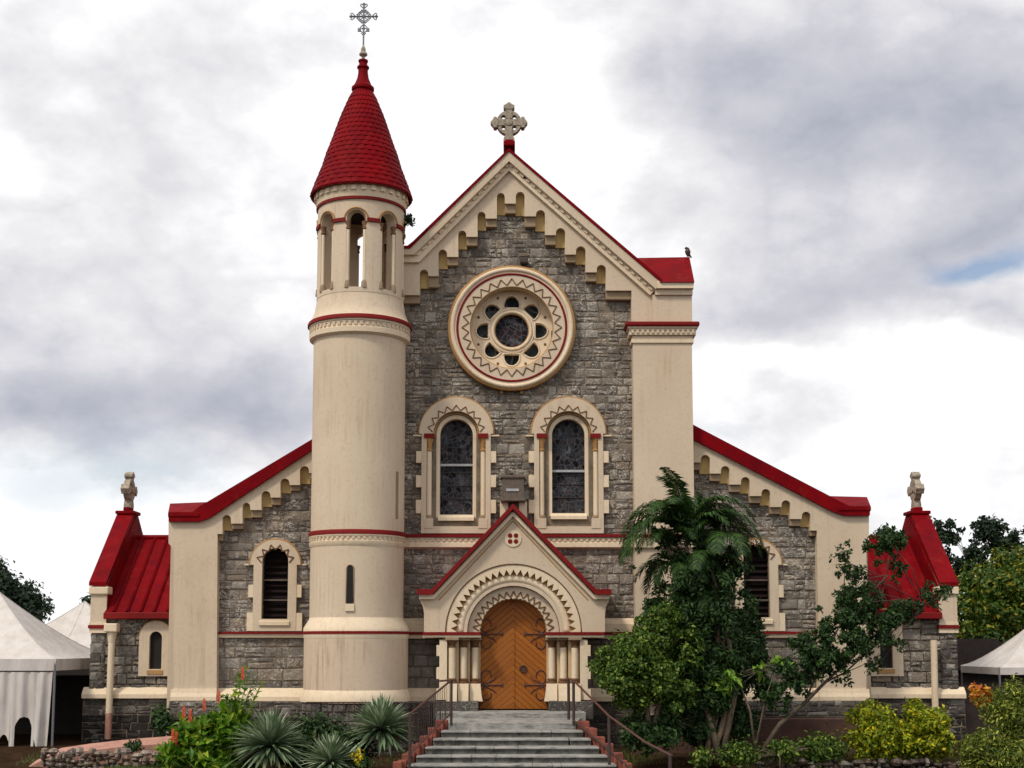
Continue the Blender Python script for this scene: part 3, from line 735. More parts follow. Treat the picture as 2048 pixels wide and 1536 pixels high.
# raised inner triangle edge moulding
def slope(pts, w, Ya, Yb, name, mat, bev=0):
    a = [wpx(*p, Ya) for p in pts]; b = [wpx(p[0], p[1]+w, Ya) for p in pts]
    return MB().prism([a+b[::-1]], Ya, Yb).build(name, mat, portal, bevel=bev)
slope([(834, 1178), (864, 1178), (1026, 1007), (1192, 1178), (1223, 1178)], 11, PYF-.28, -.02, 'portal_coping', REDTRIM)
slope([(838, 1189.2), (868, 1189.2), (1026, 1023), (1188, 1189.2), (1219, 1189.2)], 9, PYF-.14, -.3, 'portal_cornice', CREAMW)
MB().tube([(WX(878, 1200, PYF), PYF, WZ(1200, PYF)), (WX(1026, 1040, PYF), PYF, WZ(1042, PYF)), (WX(1176, 1200, PYF), PYF, WZ(1200, PYF))], .022, 6).build('gable_line', OCHRE, portal)
# archivolts
def ring(ri, ro, Ya, Yb, name, mat, teeth=None):
    inner = serr(PXC, PZS, teeth[0]*PS, teeth[1]*PS, teeth[2]) if teeth else arc(PXC, PZS, ri*PS, 0, pi, 48)
    return MB().prism([arc(PXC, PZS, ro*PS, pi, 0, 48)+inner], Ya, Yb).build(name, mat, portal)
ring(0, 134.5, PYF+.03, PYF+.2, 'outer_archivolt', CREAMW, (113, 125.5, 27))
arctube(PXC, PZS, 136*PS, PYF+.02, .022, 0, pi, 64, 6).build('arch_line', BROWN, portal, 'all')
ring(95, 134, PYF+.2, PYF+.5, 'outer_recess', OCHRE)
arctube(PXC, PZS, 107*PS, PYF+.24, .13, 0, pi, 56, 12).build('arch_roll', CREAMW, portal, 'all')
ring(93, 100, PYF+.16, PYF+.4, 'middle_archivolt', CREAM)
arctube(PXC, PZS, 93*PS, PYF+.28, .022, 0, pi, 64, 6).build('arch_line', BROWN, portal, 'all')
ring(0, 92, PYF+.34, PYF+.7, 'inner_archivolt', CREAM, (67, 69, 22))
zigzag(PXC, PZS, 70*PS, 82*PS, radians(2), radians(178), 17, PYF+.33, .022).build('zigzag_moulding', BROWN, portal)
ring(66, 92, PYF+.62, PYF+.9, 'door_arch', OCHRE)
# impost, jambs, columns
zi0, zi1 = WZ(1264, PYF), WZ(1270, PYF)
zj = WZ(1402, PYF)
steps_ = [(142, 180, PYF+.0), (110, 142, PYF+.14), (88, 110, PYF+.38), (67, 88, PYF+.62)]
im = MB(); ic = MB(); jb = MB()
for sg in (-1, 1):
    for i, (a, b, Y) in enumerate(steps_):
        if i == 0: continue
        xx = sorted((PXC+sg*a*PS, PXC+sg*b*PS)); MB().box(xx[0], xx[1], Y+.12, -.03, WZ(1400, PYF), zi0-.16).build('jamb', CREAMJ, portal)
    xx = sorted((PXC+sg*66*PS, PXC+sg*181*PS))
    MB().box(xx[0], xx[1], PYF-.07, -.03, zi1, zi0-.001).build('impost_band', REDTRIM, portal)
    MB().box(xx[0], xx[1], PYF-.03, -.04, zi1-.07, zi1-.002).build('impost_course', CREAMW, portal)
for sg in (-1, 1):
    pj = MB()
    xx = sorted((PXC+sg*133*PS, PXC+sg*148*PS)); pj.box(xx[0], xx[1], PYF+.04, -.03, WZ(1400, PYF), zi1-.142)
    for (a, b) in ((1290, 1312), (1335, 1358), (1378, 1400)):
        xx = sorted((PXC+sg*146*PS, PXC+sg*154*PS)); pj.box(xx[0], xx[1], PYF+.045, -.03, WZ(b, PYF), WZ(a, PYF))
    pj.build('outer_jamb', CREAMW, portal)
for sg in (-1, 1):
    for r_, Y in ((123, PYF+.14), (100.5, PYF+.36), (77.5, PYF+.58)):
        cx = PXC+sg*r_*PS
        z_b, z_c = WZ(1361, Y), WZ(1295, Y)
        MB().lathe([(.105, z_b), (.105, z_c)], cx, Y, 16).build('column', CREAMW, portal, 'all')
        capital(cx, Y, z_c, .095, zi1-.072-z_c, portal, BROWN, TAN)
        MB().lathe([(.0, z_b-.09), (.16, z_b-.09), (.165, z_b-.02), (.12, z_b), (.15, z_b+.035), (.105, z_b+.07)], cx, Y, 16).build('column_base', BROWN, portal, True)
        p0 = z_b-.09; p1 = WZ(1402, Y)
        o = -sg*.045 if r_ < 80 else 0
        MB().add([(cx-.16, Y-.16, p0), (cx+.16, Y-.16, p0), (cx+.16, Y+.2, p0), (cx-.16, Y+.2, p0),
                  (cx-.155+min(o, 0), Y-.24, (p0+p1)/2-.1), (cx+.155+max(o, 0), Y-.24, (p0+p1)/2-.1), (cx+.155+max(o, 0), Y+.2, (p0+p1)/2-.1), (cx-.155+min(o, 0), Y+.2, (p0+p1)/2-.1),
                  (cx-.155+min(o*1.8, 0), Y-.27, p1), (cx+.155+max(o*1.8, 0), Y-.27, p1), (cx+.155+max(o*1.8, 0), Y+.2, p1), (cx-.155+min(o*1.8, 0), Y+.2, p1)],
                 [(3, 2, 1, 0)[::-1], (0, 4, 5, 1), (1, 5, 6, 2), (3, 0, 4, 7), (4, 8, 9, 5), (5, 9, 10, 6), (4, 7, 11, 8)]).build('pedestal', CREAMW, portal)
    xx = sorted((PXC+sg*70*PS, PXC+sg*158*PS))
    MB().box(xx[0], xx[1], PYF-.2, -.05, -.25, WZ(1402, PYF)-.004).build('portal_base', DSTONE, portal, bevel=.02)
# quatrefoil
qx, qz = WX(1026, 1077, PYF), WZ(1077, PYF)
MB().prism([arc(qx, qz, 17*PS, 0, 2*pi, 28)[:-1]], PYF-.03, PYF+.01).build('quatrefoil_disc', WBAR if False else CREAMW, portal)
qf = MB()
for k in range(4):
    a = pi/4+k*pi/2; qf.prism([arc(qx+8.3*PS*cos(a), qz+8.3*PS*sin(a), 4.6*PS, 0, 2*pi, 12)[:-1]], PYF-.045, PYF-.02)
qf.build('quatrefoil_lobes', REDTRIM, portal)

# --- doors
dy = PYF+.82
zd0 = .02
dr = 69*PS
for sg in (-1, 1):
    pts = [(PXC+sg*.012, zd0), (PXC+sg*dr, zd0), (PXC+sg*dr, PZS)]+[(PXC+sg*dr*cos(a), PZS+dr*sin(a)) for a in [pi/2*i/16 for i in range(1, 16)]]+[(PXC+sg*.012, PZS+dr)]
    leaf = MB().prism([pts if sg > 0 else pts[::-1]], dy, dy+.1).build('door_leaf', WOOD, CH)
    for zc in (WZ(1268, dy), WZ(1370, dy)):
        hb = MB(); x0 = PXC+sg*(dr-.03)
        hb.tube([(x0, dy-.02, zc), (PXC+sg*dr*.32, dy-.02, zc)], .022, 6)
        hb.tube([(PXC+sg*dr*.40, dy-.02, zc), (PXC+sg*dr*.31, dy-.02, zc+.05)], .015, 5); hb.tube([(PXC+sg*dr*.40, dy-.02, zc), (PXC+sg*dr*.31, dy-.02, zc-.05)], .015, 5)
        for up in (-1, 1):
            pl = []
            for i in range(22):
                t_ = i/21; a = t_*1.55*pi; rr = .25*(1-.45*t_)
                pl.append((x0-sg*.20+sg*rr*cos(a-pi/2)*.85, dy-.02, zc+up*(.27+rr*sin(a-pi/2))))
            hb.tube(pl, .017, 5)
            hb.tube([(x0-sg*.10, dy-.02, zc+up*.02), (x0-sg*.4, dy-.02, zc+up*.16), (x0-sg*.5, dy-.02, zc+up*.27)], [.018, .015, .008], 5)
        hb.build('hinge_scroll', IRONR, leaf)
    if sg > 0:
        arctube(PXC+.3, WZ(1338, dy), .10, dy-.03, .02, 0, 2*pi, 20, 6).build('ring_handle', IRON, leaf, 'all')
        MB().prism([arc(PXC+.3, WZ(1338, dy), .05, 0, 2*pi, 14)[:-1]], dy-.03, dy).build('handle_plate', IRON, leaf)
MB().box(PXC-.035, PXC+.035, dy-.025, dy-.002, zd0, PZS+dr-.04).build('meeting_strip', WOOD, CH)

# --- tower
TY = -1.0; TXp = 719.5
TX = WX(719.5, 700, TY)
def R_(rpx, py): return rpx*SC(py, TY)*.999
def TP(lst): return [(R_(r, py), WZ(py, TY)) for r, py in lst]
RS_ = R_(91.5, 700)                                 # shaft radius
tower = MB().lathe([(RS_, WZ(686, TY)), (RS_, WZ(1066, TY))], TX, TY, 96).build('tower', CREAM, CH, 'all')
MB().lathe([(RS_, WZ(1096, TY)), (RS_, WZ(1238, TY))], TX, TY, 96).build('middle_drum', CREAM, tower, 'all')
rl = RS_*1.108
MB().lathe([(rl, WZ(1270, TY)), (rl, WZ(1380, TY))], TX, TY, 96).build('lower_drum', paint('stained_cream_paint', (.52, .40, .29), (.60, .48, .36), (.26, .17, .11), .8), tower, 'all')
MB().lathe([(RS_, WZ(1236, TY)), (RS_*1.01, WZ(1240, TY)), (rl*1.01, WZ(1256, TY)), (rl*1.015, WZ(1263, TY)), (rl*.9, WZ(1263, TY))], TX, TY, 96).build('flared_weathering', CREAMW, tower, True)
MB().lathe([(rl*.9, WZ(1263, TY)), (rl*1.025, WZ(1263, TY)), (rl*1.025, WZ(1268.5, TY)), (rl*.9, WZ(1268.5, TY))], TX, TY, 96).build('red_band', REDTRIM, tower, True)
MB().lathe([(rl*.9, WZ(1268.5, TY)), (rl*1.015, WZ(1268.6, TY)), (rl*1.01, WZ(1275, TY)), (rl, WZ(1278, TY))], TX, TY, 96).build('cream_band', CREAMW, tower, True)
MB().lathe([(rl, WZ(1378, TY)), (rl*1.02, WZ(1382, TY)), (rl*1.06, WZ(1393, TY)), (rl*1.06, WZ(1402, TY)), (rl*.9, WZ(1402, TY))], TX, TY, 96).build('tower_plinth', CREAMW, tower, True)
MB().lathe([(rl*1.0, WZ(1402, TY)), (rl*1.0, Z_G-.2)], TX, TY, 64).build('tower_base', MORTAR, tower, True)
def ring_stones():
    mb = MB(); rnd = random.Random(9); z = Z_G-.2; zt = WZ(1402, TY)-.01
    while z < zt-.05:
        h = min(.28, zt-z); a = rnd.random()
        for i in range(26):
            a0 = a+2*pi*i/26+.01; a1 = a+2*pi*(i+1)/26-.01; r0, r1_ = rl*1.0, rl*1.035+rnd.uniform(0, .03)
            q = lambda r, t, zz: (TX+r*cos(t), TY+r*sin(t), zz)
            mb.add([q(r0, a0, z+.012), q(r0, a1, z+.012), q(r0, a1, z+h-.012), q(r0, a0, z+h-.012), q(r1_, a0+.02, z+.04), q(r1_, a1-.02, z+.04), q(r1_, a1-.02, z+h-.04), q(r1_, a0+.02, z+h-.04)],
                   [(0, 1, 5, 4), (1, 2, 6, 5), (2, 3, 7, 6), (3, 0, 4, 7), (4, 5, 6, 7)])
        z += h
    mb.build('base_stone', DSTONE, tower)
ring_stones()
def drum_dentils(r, n, zt, zb):
    mb = MB(); vs = []; fs = []; m = n*2
    for i in range(m):
        a = 2*pi*i/m
        for z in (zt+.015, zt, zb): vs.append((TX+r*cos(a), TY+r*sin(a), z))
        for z in (zt, zb): vs.append((TX+(r-.07)*cos(a), TY+(r-.07)*sin(a), z))
    for i in range(m):
        j = (i+1) % m; p, q2 = i*5, j*5
        fs.append((p+1, q2+1, q2, p))
        if i % 2 == 0: fs += [(p+2, q2+2, q2+1, p+1), (p+4, q2+4, q2+2, p+2), (p+1, p+3, p+4, p+2), (q2+1, q2+2, q2+4, q2+3)]
    return mb.add(vs, fs)
def ringset(py0, py1, py2, ro, rband):
    MB().lathe([(RS_*.9, WZ(py0, TY)), (RS_*(ro-.02), WZ(py0, TY)), (RS_*ro, WZ(py0+3, TY)), (RS_*ro, WZ(py1, TY)), (RS_*.9, WZ(py1, TY))], TX, TY, 96).build('red_band', REDTRIM, tower, True)
    h = (py2-py1)
    MB().lathe([(RS_*.9, WZ(py1, TY)-.002), (RS_*rband, WZ(py1, TY)-.002), (RS_*rband, WZ(py1+h*.12, TY)), (RS_*(rband-.03), WZ(py1+h*.18, TY)), (RS_*(rband-.03), WZ(py1+h*.5, TY)), (RS_*(rband), WZ(py1+h*.55, TY)), (RS_*(rband-.01), WZ(py1+h*.85, TY)), (RS_, WZ(py2, TY))], TX, TY, 96).build('cornice', CREAMW, tower, True)
    drum_dentils(RS_*(rband-.005), 56, WZ(py1+h*.2, TY), WZ(py1+h*.42, TY)).build('dentil_moulding', CREAM, tower)
ringset(1066, 1075, 1098, 1.045, 1.035)
ringset(651, 659, 689, 1.135, 1.10)
MB().lathe([(RS_*1.12, WZ(652, TY)), (RS_*1.06, WZ(646, TY)), (RS_*.99, WZ(630, TY)), (RS_*.955, WZ(612, TY)), (RS_*.945, WZ(604, TY))], TX, TY, 96).build('belfry_base', CREAM, tower, True)
# belfry drum with eight round-headed openings
RB = R_(86.5, 500); th = .34
def belfry():
    zb, zt = WZ(605, TY), WZ(404, TY)
    zsill, zspr = WZ(596, TY), WZ(466, TY)
    hw = .235                                        # half angle of an opening
    mb = MB(); n = 18
    q = lambda r, t, z: (TX+r*sin(t), TY-r*cos(t), z)
    def cell(t0, t1, za0, za1, zb0, zb1):            # solid between z a and z b
        for r, fl in ((RB, 1), (RB-th, 0)):
            f = (0, 1, 2, 3) if fl else (3, 2, 1, 0)
            mb.add([q(r, t0, za0), q(r, t1, za1), q(r, t1, zb1), q(r, t0, zb0)], [f])
    for k in range(8):
        c = k*pi/4
        for i in range(n):
            t0, t1 = c-pi/8+pi/4*i/n, c-pi/8+pi/4*(i+1)/n
            # snap to the opening edges
            cell_open = abs((t0+t1)/2-c) < hw
            if not cell_open: cell(t0, t1, zb, zb, zt, zt)
        ts = [c-hw+2*hw*i/14 for i in range(15)]
        za = lambda t: zspr+math.sqrt(max(0, 1-((t-c)/hw)**2))*hw*RB
        # fill slivers
        edge = [c-pi/8+pi/4*i/n for i in range(n+1)]
        lo = min(e for e in edge if abs(e-c) <= hw+pi/4/n and abs((e+pi/8/n)-c) < hw); hi = max(e for e in edge if abs((e-pi/8/n)-c) < hw)
        if lo > c-hw: cell(c-hw, lo, zb, zb, zt, zt) if False else None
        for i in range(14):
            a, b = ts[i], ts[i+1]
            cell(a, b, zb, zb, zsill, zsill); cell(a, b, za(a), za(b), zt, zt)
            mb.add([q(RB, a, za(a)), q(RB-th, a, za(a)), q(RB-th, b, za(b)), q(RB, b, za(b))], [(0, 1, 2, 3)])
            mb.add([q(RB, a, zsill), q(RB, b, zsill), q(RB-th, b, zsill+.05), q(RB-th, a, zsill+.05)], [(0, 1, 2, 3)])
        for a, s in ((c-hw, 1), (c+hw, -1)):
            mb.add([q(RB, a, zsill), q(RB-th, a, zsill), q(RB-th, a, zspr), q(RB, a, zspr)], [(0, 1, 2, 3)])
    return mb
hwN = 0.235
bel = belfry().build('belfry', CREAM, tower, 'x')
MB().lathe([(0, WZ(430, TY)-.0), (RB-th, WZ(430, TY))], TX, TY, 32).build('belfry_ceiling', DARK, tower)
MB().lathe([(0, WZ(600, TY)), (RB-th, WZ(600, TY))], TX, TY, 32).build('belfry_floor', CREAM, tower)
q = lambda r, t, z: (TX+r*sin(t), TY-r*cos(t), z)
for k in range(8):
    c = k*pi/4
    pts = [q(RB+.01, c+.275*cos(pi*i/16), WZ(466, TY)+.275*RB*sin(pi*i/16)) for i in range(17)]
    MB().tube(pts, .03, 6).build('arch_moulding', OCHRE, tower, 'all')
    # impost band round the pier to the right of this opening
    a0, a1 = c+hwN+.01, c+pi/4-hwN-.01
    mb = MB(); nn = 6
    for i in range(nn):
        u0, u1 = a0+(a1-a0)*i/nn, a0+(a1-a0)*(i+1)/nn; z0, z1 = WZ(469, TY), WZ(462, TY)
        mb.add([q(RB+.06, u0, z0), q(RB+.06, u1, z0), q(RB+.06, u1, z1), q(RB+.06, u0, z1), q(RB-.02, u0, z0), q(RB-.02, u1, z0), q(RB-.02, u1, z1), q(RB-.02, u0, z1)], [(0, 1, 2, 3), (0, 4, 5, 1), (2, 6, 7, 3), (1, 5, 6, 2), (3, 7, 4, 0)])
    mb.build('impost_band', REDTRIM, tower)
    for a in (c+hwN-.035, c-hwN+.035):
        x, y = TX+(RB-.06)*sin(a), TY-(RB-.06)*cos(a)
        MB().lathe([(.055, WZ(590, TY)), (.055, WZ(484, TY))], x, y, 10).build('colonnette', CREAMW, tower, 'all')
        MB().lathe([(.055, WZ(484, TY)), (.085, WZ(482, TY)), (.06, WZ(478, TY)), (.095, WZ(470, TY)), (.095, WZ(468.5, TY))], x, y, 8).build('capital', BROWN, tower, True)
        MB().lathe([(.055, WZ(582, TY)), (.09, WZ(585, TY)), (.09, WZ(590, TY)), (.10, WZ(594, TY)), (.10, WZ(597, TY))], x, y, 8).build('column_base', TAN, tower, True)
    # sill projection
# cornice below the spire
MB().lathe([(RB, WZ(426, TY)), (RB+.05, WZ(426, TY)), (RB+.05, WZ(421, TY)), (RB, WZ(421, TY))], TX, TY, 80).build('red_band', REDTRIM, tower, True)
MB().lathe([(RB, WZ(421, TY)), (RB+.03, WZ(420, TY)), (RB+.06, WZ(412, TY)), (RB+.10, WZ(397, TY)), (RB+.10, WZ(390, TY)), (0, WZ(390, TY))], TX, TY, 80).build('cornice', CREAMW, tower, True)
drum_dentils(RB+.12, 30, WZ(400, TY), WZ(409, TY)).build('dentil_moulding', CREAMW, tower)
# spire: overlapping scalloped metal tile rows
prof = [(101, 399), (99, 393), (92.5, 375), (78, 338.5), (70, 312), (60, 286), (51, 260), (41.7, 234), (30.6, 208), (21.5, 187)]
def rad_at(py):
    for (r0, p0), (r1_, p1) in zip(prof, prof[1:]):
        if p1 <= py <= p0: return r0+(r1_-r0)*(p0-py)/(p0-p1)
    return prof[-1][0]
sp_ = MB(); rows = 20; py = 396.0; pitch = (396-190)/rows; n = 30; SEG = 120
prev = [(R_(100, 399)*.9, WZ(392, TY)), (R_(101, 399), WZ(398, TY))]
sp_.lathe([(RB, WZ(391, TY)), (R_(101, 399), WZ(399.5, TY)), (R_(101, 399)+.01, WZ(397, TY)), (R_(98, 390), WZ(390, TY))], TX, TY, 96)
for k in range(rows):
    p0, p1 = 396-k*pitch, 396-(k+1)*pitch-1.5
    vs = []; fs = []
    for i in range(SEG):
        a = 2*pi*i/SEG; ph = (i*n/SEG+(k % 2)*.5) % 1
        sc_ = abs(sin(pi*ph)); dz = sc_*1.1
        for (pp, off) in ((p0+dz, .026), (p0+dz-2, .026), ((p0+p1)/2, .016), (p1, .004)):
            r = R_(rad_at(min(pp, 399)), pp)+off+(.012*sc_)
            vs.append((TX+r*cos(a), TY+r*sin(a), WZ(pp, TY)))
        vs.append((TX+(R_(rad_at(min(p0, 399)), p0)-.02)*cos(a), TY+(R_(rad_at(min(p0, 399)), p0)-.02)*sin(a), WZ(p0+dz, TY)))
    for i in range(SEG):
        j = (i+1) % SEG
        for c_ in range(3): fs.append((i*5+c_, j*5+c_, j*5+c_+1, i*5+c_+1))
        fs.append((i*5+4, j*5+4, j*5, i*5))
    sp_.add(vs, fs)
sp = sp_.build('spire', RED, tower)
MB().lathe(TP([(20.5, 189), (20, 184), (22.5, 181), (22.5, 176), (18, 172), (15.2, 166), (11.5, 157), (9.8, 146), (9.6, 139), (12, 137), (12, 134), (8.5, 131), (8, 126), (9.6, 124), (9.6, 121), (0, 120)]), TX, TY, 40).build('spire_cap', RED, tower, True)
MB().lathe(TP([(3, 120), (3.2, 114), (8.4, 110), (7.5, 106), (4.4, 104), (5, 99), (3, 94), (1.4, 90)]), TX, TY, 16).build('finial_base', STATUE, tower, True)
# iron cross
cxz = WZ(33, TY); us = SC(33, TY)
mb = MB(); P3 = lambda x, z: (TX+x*us, TY, cxz+z*us)
mb.tube([P3(0, -64), P3(0, 27)], .028, 6); mb.tube([P3(-27, 0), P3(27, 0)], .028, 6)
for r in (9.5, 12.5): moved(arctube(TX, cxz, r*us, TY, .02, 0, 2*pi, 24, 5), mb)
for k in range(4):
    a = k*pi/2; R2 = lambda x, z: P3(x*cos(a)-z*sin(a), x*sin(a)+z*cos(a))
    for sg in (-1, 1):
        mb.tube([R2(16, 0), R2(19, sg*3), R2(23, sg*7), R2(26, sg*6), R2(25, sg*3)], .018, 5)
        mb.tube([R2(22, 0), R2(25, sg*3), R2(28.5, 0)], .018, 5)
        mb.tube([R2(12, 0), R2(14, sg*4), R2(11, sg*6)], .016, 5)
    b_ = a+pi/4; mb.tube([P3(3*cos(b_), 3*sin(b_)), P3(12*cos(b_), 12*sin(b_))], .016, 5)
for sg in (-1, 1):
    mb.tube([P3(0, -34), P3(sg*4, -32), P3(sg*8, -28)], .018, 5); mb.tube([P3(0, -40), P3(sg*3, -36), P3(sg*5, -35)], .018, 5)
    mb.add(*(lambda c: ([(c[0]-.05, c[1]-.03, c[2]-.05), (c[0]+.05, c[1]-.03, c[2]-.05), (c[0]+.05, c[1]-.03, c[2]+.05), (c[0]-.05, c[1]-.03, c[2]+.05), (c[0]-.05, c[1]+.03, c[2]-.05), (c[0]+.05, c[1]+.03, c[2]-.05), (c[0]+.05, c[1]+.03, c[2]+.05), (c[0]-.05, c[1]+.03, c[2]+.05)], [(0, 1, 2, 3), (7, 6, 5, 4), (0, 4, 5, 1), (1, 5, 6, 2), (2, 6, 7, 3), (3, 7, 4, 0)]))(P3(sg*8.5, -28)))
mb.build('iron_cross', GREYM, tower)
# slit windows of the tower
def slit(px, p0, p1, wpx_, ang=None):
    x = WX(px, (p0+p1)/2, TY-RS_); hwx = wpx_*SC(p0, TY-RS_)/2
    a = math.asin(max(-1, min(1, (x-TX)/RS_))); cxx = TX+RS_*sin(a); y = TY-RS_*cos(a)
    zt, zb = WZ(p0, y), WZ(p1, y)
    o = MB().prism([archloop(cxx, zt-hwx, hwx, zb, n=10)], y-.012, y+.1).build('slit_window', DARK, tower)
    lo = archloop(cxx, zt-hwx, hwx*1.25, zb, n=10)
    MB().tube([(p[0], y-.012, p[1]) for p in lo], .018, 5).build('slit_frame', TAN, tower, 'all')
    MB().box(cxx-hwx*1.5, cxx+hwx*1.5, y-.05, y+.1, zb-.22, zb-.01).build('slit_sill', CREAMW, tower)
    return o
slit(700, 1131, 1207, 11.5)
# narrow slit near the right edge of the shaft
a = radians(62); sx_, sy_ = TX+(RS_+.004)*sin(a), TY-(RS_+.004)*cos(a)
mbs = MB(); dx = .09
zt, zb = WZ(943, sy_), WZ(1038, sy_)
for (r, w_) in ((RS_+.008, .05),):
    mbs.add([q(r, a-w_, zb), q(r, a+w_, zb), q(r, a+w_, zt), q(r, a-w_, zt)], [(0, 1, 2, 3)])
mbs.build('slit_window', TAN, tower)

# --- aisle fronts
YAf, YAs = -.05, .28
def aisle(side):
    L = side < 0
    nm = 'left' if L else 'right'
    if L:
        NI = [(445, 462, 1030, 1060), (485, 500.5, 1005.5, 1035), (523, 541, 982, 1013), (561, 579, 957, 985.5), (600, 618, 932, 967)]
        FA = [(435, 445, 1068, 1082), (462, 485, 1047, 1058), (500.5, 523, 1020, 1035), (541, 561, 995, 1010), (579, 600, 970, 982), (618, 640, 946, 958)]
        outer = [wpx(640, 880, YAf), wpx(410, 1035, YAf), wpx(400, 1041, YAf), wpx(337, 1041, YAf), wpx(337, 1086, YAf), wpx(341, 1091, YAf), wpx(345, 1096, YAf), wpx(347, 1103, YAf), wpx(347, 1400, YAf), wpx(433, 1400, YAf)]
        x0, x1 = WX(425, 1200, YAs), WX(640, 1200, YAs)
        cw = 551.5; wt, wb = 1096.5, 1238
        xin = WX(433, 1240, YAf)
    else:
        NI = [(1401.5, 1420, 910, 947), (1441.7, 1459, 932, 966), (1482, 1499.5, 954, 986), (1522.7, 1540.5, 978, 1010), (1563, 1580.6, 1000.5, 1029), (1603.5, 1621, 1023.4, 1053)]
        FA = [(1380, 1401.5, 925, 940), (1420, 1441.7, 947, 962), (1459, 1482, 969, 984), (1499.5, 1522.7, 992, 1006), (1540.5, 1563, 1014, 1028), (1580.6, 1603.5, 1038, 1052), (1621, 1634, 1061, 1072)]
        outer = [wpx(1638, 1400, YAf), wpx(1733, 1400, YAf), wpx(1733, 1103, YAf), wpx(1734, 1096, YAf), wpx(1736, 1091, YAf), wpx(1738, 1086, YAf), wpx(1738, 1028, YAf), wpx(1676, 1028, YAf), wpx(1380, 868, YAf)]
        x0, x1 = WX(1375, 1200, YAs), WX(1645, 1200, YAs)
        cw = 1512; wt, wb = 1089, 1235
        xin = WX(1636, 1240, YAf)
    low = stepped('', None, NI, FA, YAf, 0, None)
    lp = low+outer
    # wall
    wx = WX(cw, 1170, YAs); s = SC(1170, YAs); hr = 26*s; zt = WZ(wt, YAs); zs = zt-hr; zb = WZ(wb, YAs)
    ztop = lambda x: (WZ(895, YAf)-(WX(640, 895, YAf)-x)*.60 if L else WZ(875, YAf)-(x-WX(1385, 875, YAf))*.55)
    wl = [(x0, Z_G), (x1, Z_G), (x1, ztop(x1)-.2), (x0, ztop(x0)-.2)]
    w_ = MB().prism([wl, archloop(wx, zs, hr, zb)[::-1]], YAs, 1.0).build('aisle_wall', MORTAR, CH)
    w_['label'] = nm+' aisle front of grey stone with a cream stepped parapet'
    masonry('stone_facing', x0+.02, x1, Z_G, WZ(900, YAs), YAs, w_, seed=31 if L else 32, rh=.32, bw=.5,
            inside=lambda x, z: z < ztop(x)-.45, holes=[(wx, hr+.1, zb-.1, zs, zs+hr+.1)])
    MB().prism([lp], YAf, YAs+.02).build('stepped_parapet', CREAM, w_)
    for n in NI: MB().box(WX(n[0]-1, n[2], YAf), WX(n[1]+1, n[2], YAf), YAs-.10, YAs, WZ(n[3]+1, YAs-.1), WZ(n[2]-2, YAs-.1)).build('niche', CREAMY, w_)
    for f in FA: MB().box(WX(f[0], f[2], YAf)+.004, WX(f[1], f[2], YAf)-.004, YAf+.11, YAs-.012, WZ(f[3], YAf+.1), WZ(f[2], YAf)+.003).build('corbel', TAN, w_, bevel=.02)
    # red coping
    Yc = YAf-.14
    if L: cp = [(337, 1043), (398, 1043), (418, 1036), (640, 889), (640, 868), (626, 877), (412, 1005), (398, 1013), (385, 1024), (337, 1024)]
    else: cp = [(1384, 848), (1384, 877), (1664, 1022), (1690, 1031), (1740, 1031), (1740, 1012), (1700, 1012), (1680, 1003), (1660, 992)]
    z_ = [wpx(a, b, Yc) for a, b in cp]
    MB().prism([z_], Yc, 1.0).build('aisle_coping', RED, w_)
    if L: wedge((336, 1026), (398, 1026), (416, 1004), (340, 1007), Yc-.03, 1.2, 'kneeler_roof', w_, .1)
    else: wedge((1676, 1014), (1742, 1014), (1734, 994), (1658, 992), Yc-.03, 1.2, 'kneeler_roof', w_, .1)
    # window
    zsb = WZ(1262, YAf)
    outer = archloop(wx, WZ(1130, YAs), 50*s, zsb, 43*s)
    wn = MB().prism([outer, archloop(wx, zs, hr, zb)[::-1]], YAs-.16, YAs+.02).build('aisle_window', CREAM, w_ if False else CH)
    wn['label'] = nm+' aisle window with dark louvres'
    arctube(wx, WZ(1130, YAs), 51*s, YAs-.12, .035, 0, pi, 28).build('hood_mould', OCHRE, wn, True)
    MB().prism([archloop(wx, zs, hr+.02, zb-.02)], YAs+.28, YAs+.32).build('dark_opening', DARK, wn)
    lv = MB(); zz = zb+.08; 
    while zz < zs+hr-.1:
        hw_ = hr if zz < zs else math.sqrt(max(.01, hr*hr-(zz-zs)**2)); 
        lv.add([(wx-hw_, YAs+.12, zz), (wx+hw_, YAs+.12, zz), (wx+hw_, YAs+.25, zz+.14), (wx-hw_, YAs+.25, zz+.14)], [(0, 1, 2, 3)]); zz += .19
    lv.build('louvres', LOUVRE, wn)
    for pyb in (1160, 1200): MB().box(wx-hr, wx+hr, YAs+.06, YAs+.11, WZ(pyb+1.5, YAs), WZ(pyb-1.5, YAs)).build('window_bar', BRONZE, wn)
    if L: zigzag(wx, WZ(1128, YAs), 28*s, 39*s, radians(5), radians(175), 6, YAs-.17, .02).build('zigzag_moulding', BROWN, wn)
    else: zigzag(wx, WZ(1122, YAs), 28*s, 39*s, radians(5), radians(175), 6, YAs-.17, .02).build('zigzag_moulding', BROWN, wn)
    for (a_, b_) in ((1170, 1195), (1226, 1262)):
        for sg in (-1, 1):
            xx = sorted((wx+sg*42*s, wx+sg*(53 if a_ < 1200 else 55)*s)); MB().box(xx[0], xx[1], YAs-.145, YAs, WZ(b_, YAs), WZ(a_, YAs)).build('quoin', CREAMW, wn)
    for sg in (-1, 1):
        xx = sorted((wx+sg*45*s, wx+sg*62*s)); MB().box(xx[0], xx[1], YAs-.12, YAs, WZ(1131, YAs), WZ(1128, YAs)).build('label_stop', CREAMW, wn)
    MB().course(wx-30*s, wx+30*s, [(YAs+.1, zb), (YAs-.1, zb-.03), (YAs-.22, zb-.08), (YAs-.22, zb-.2), (YAs+.1, zb-.2)]).build('sill', CREAMW, wn)
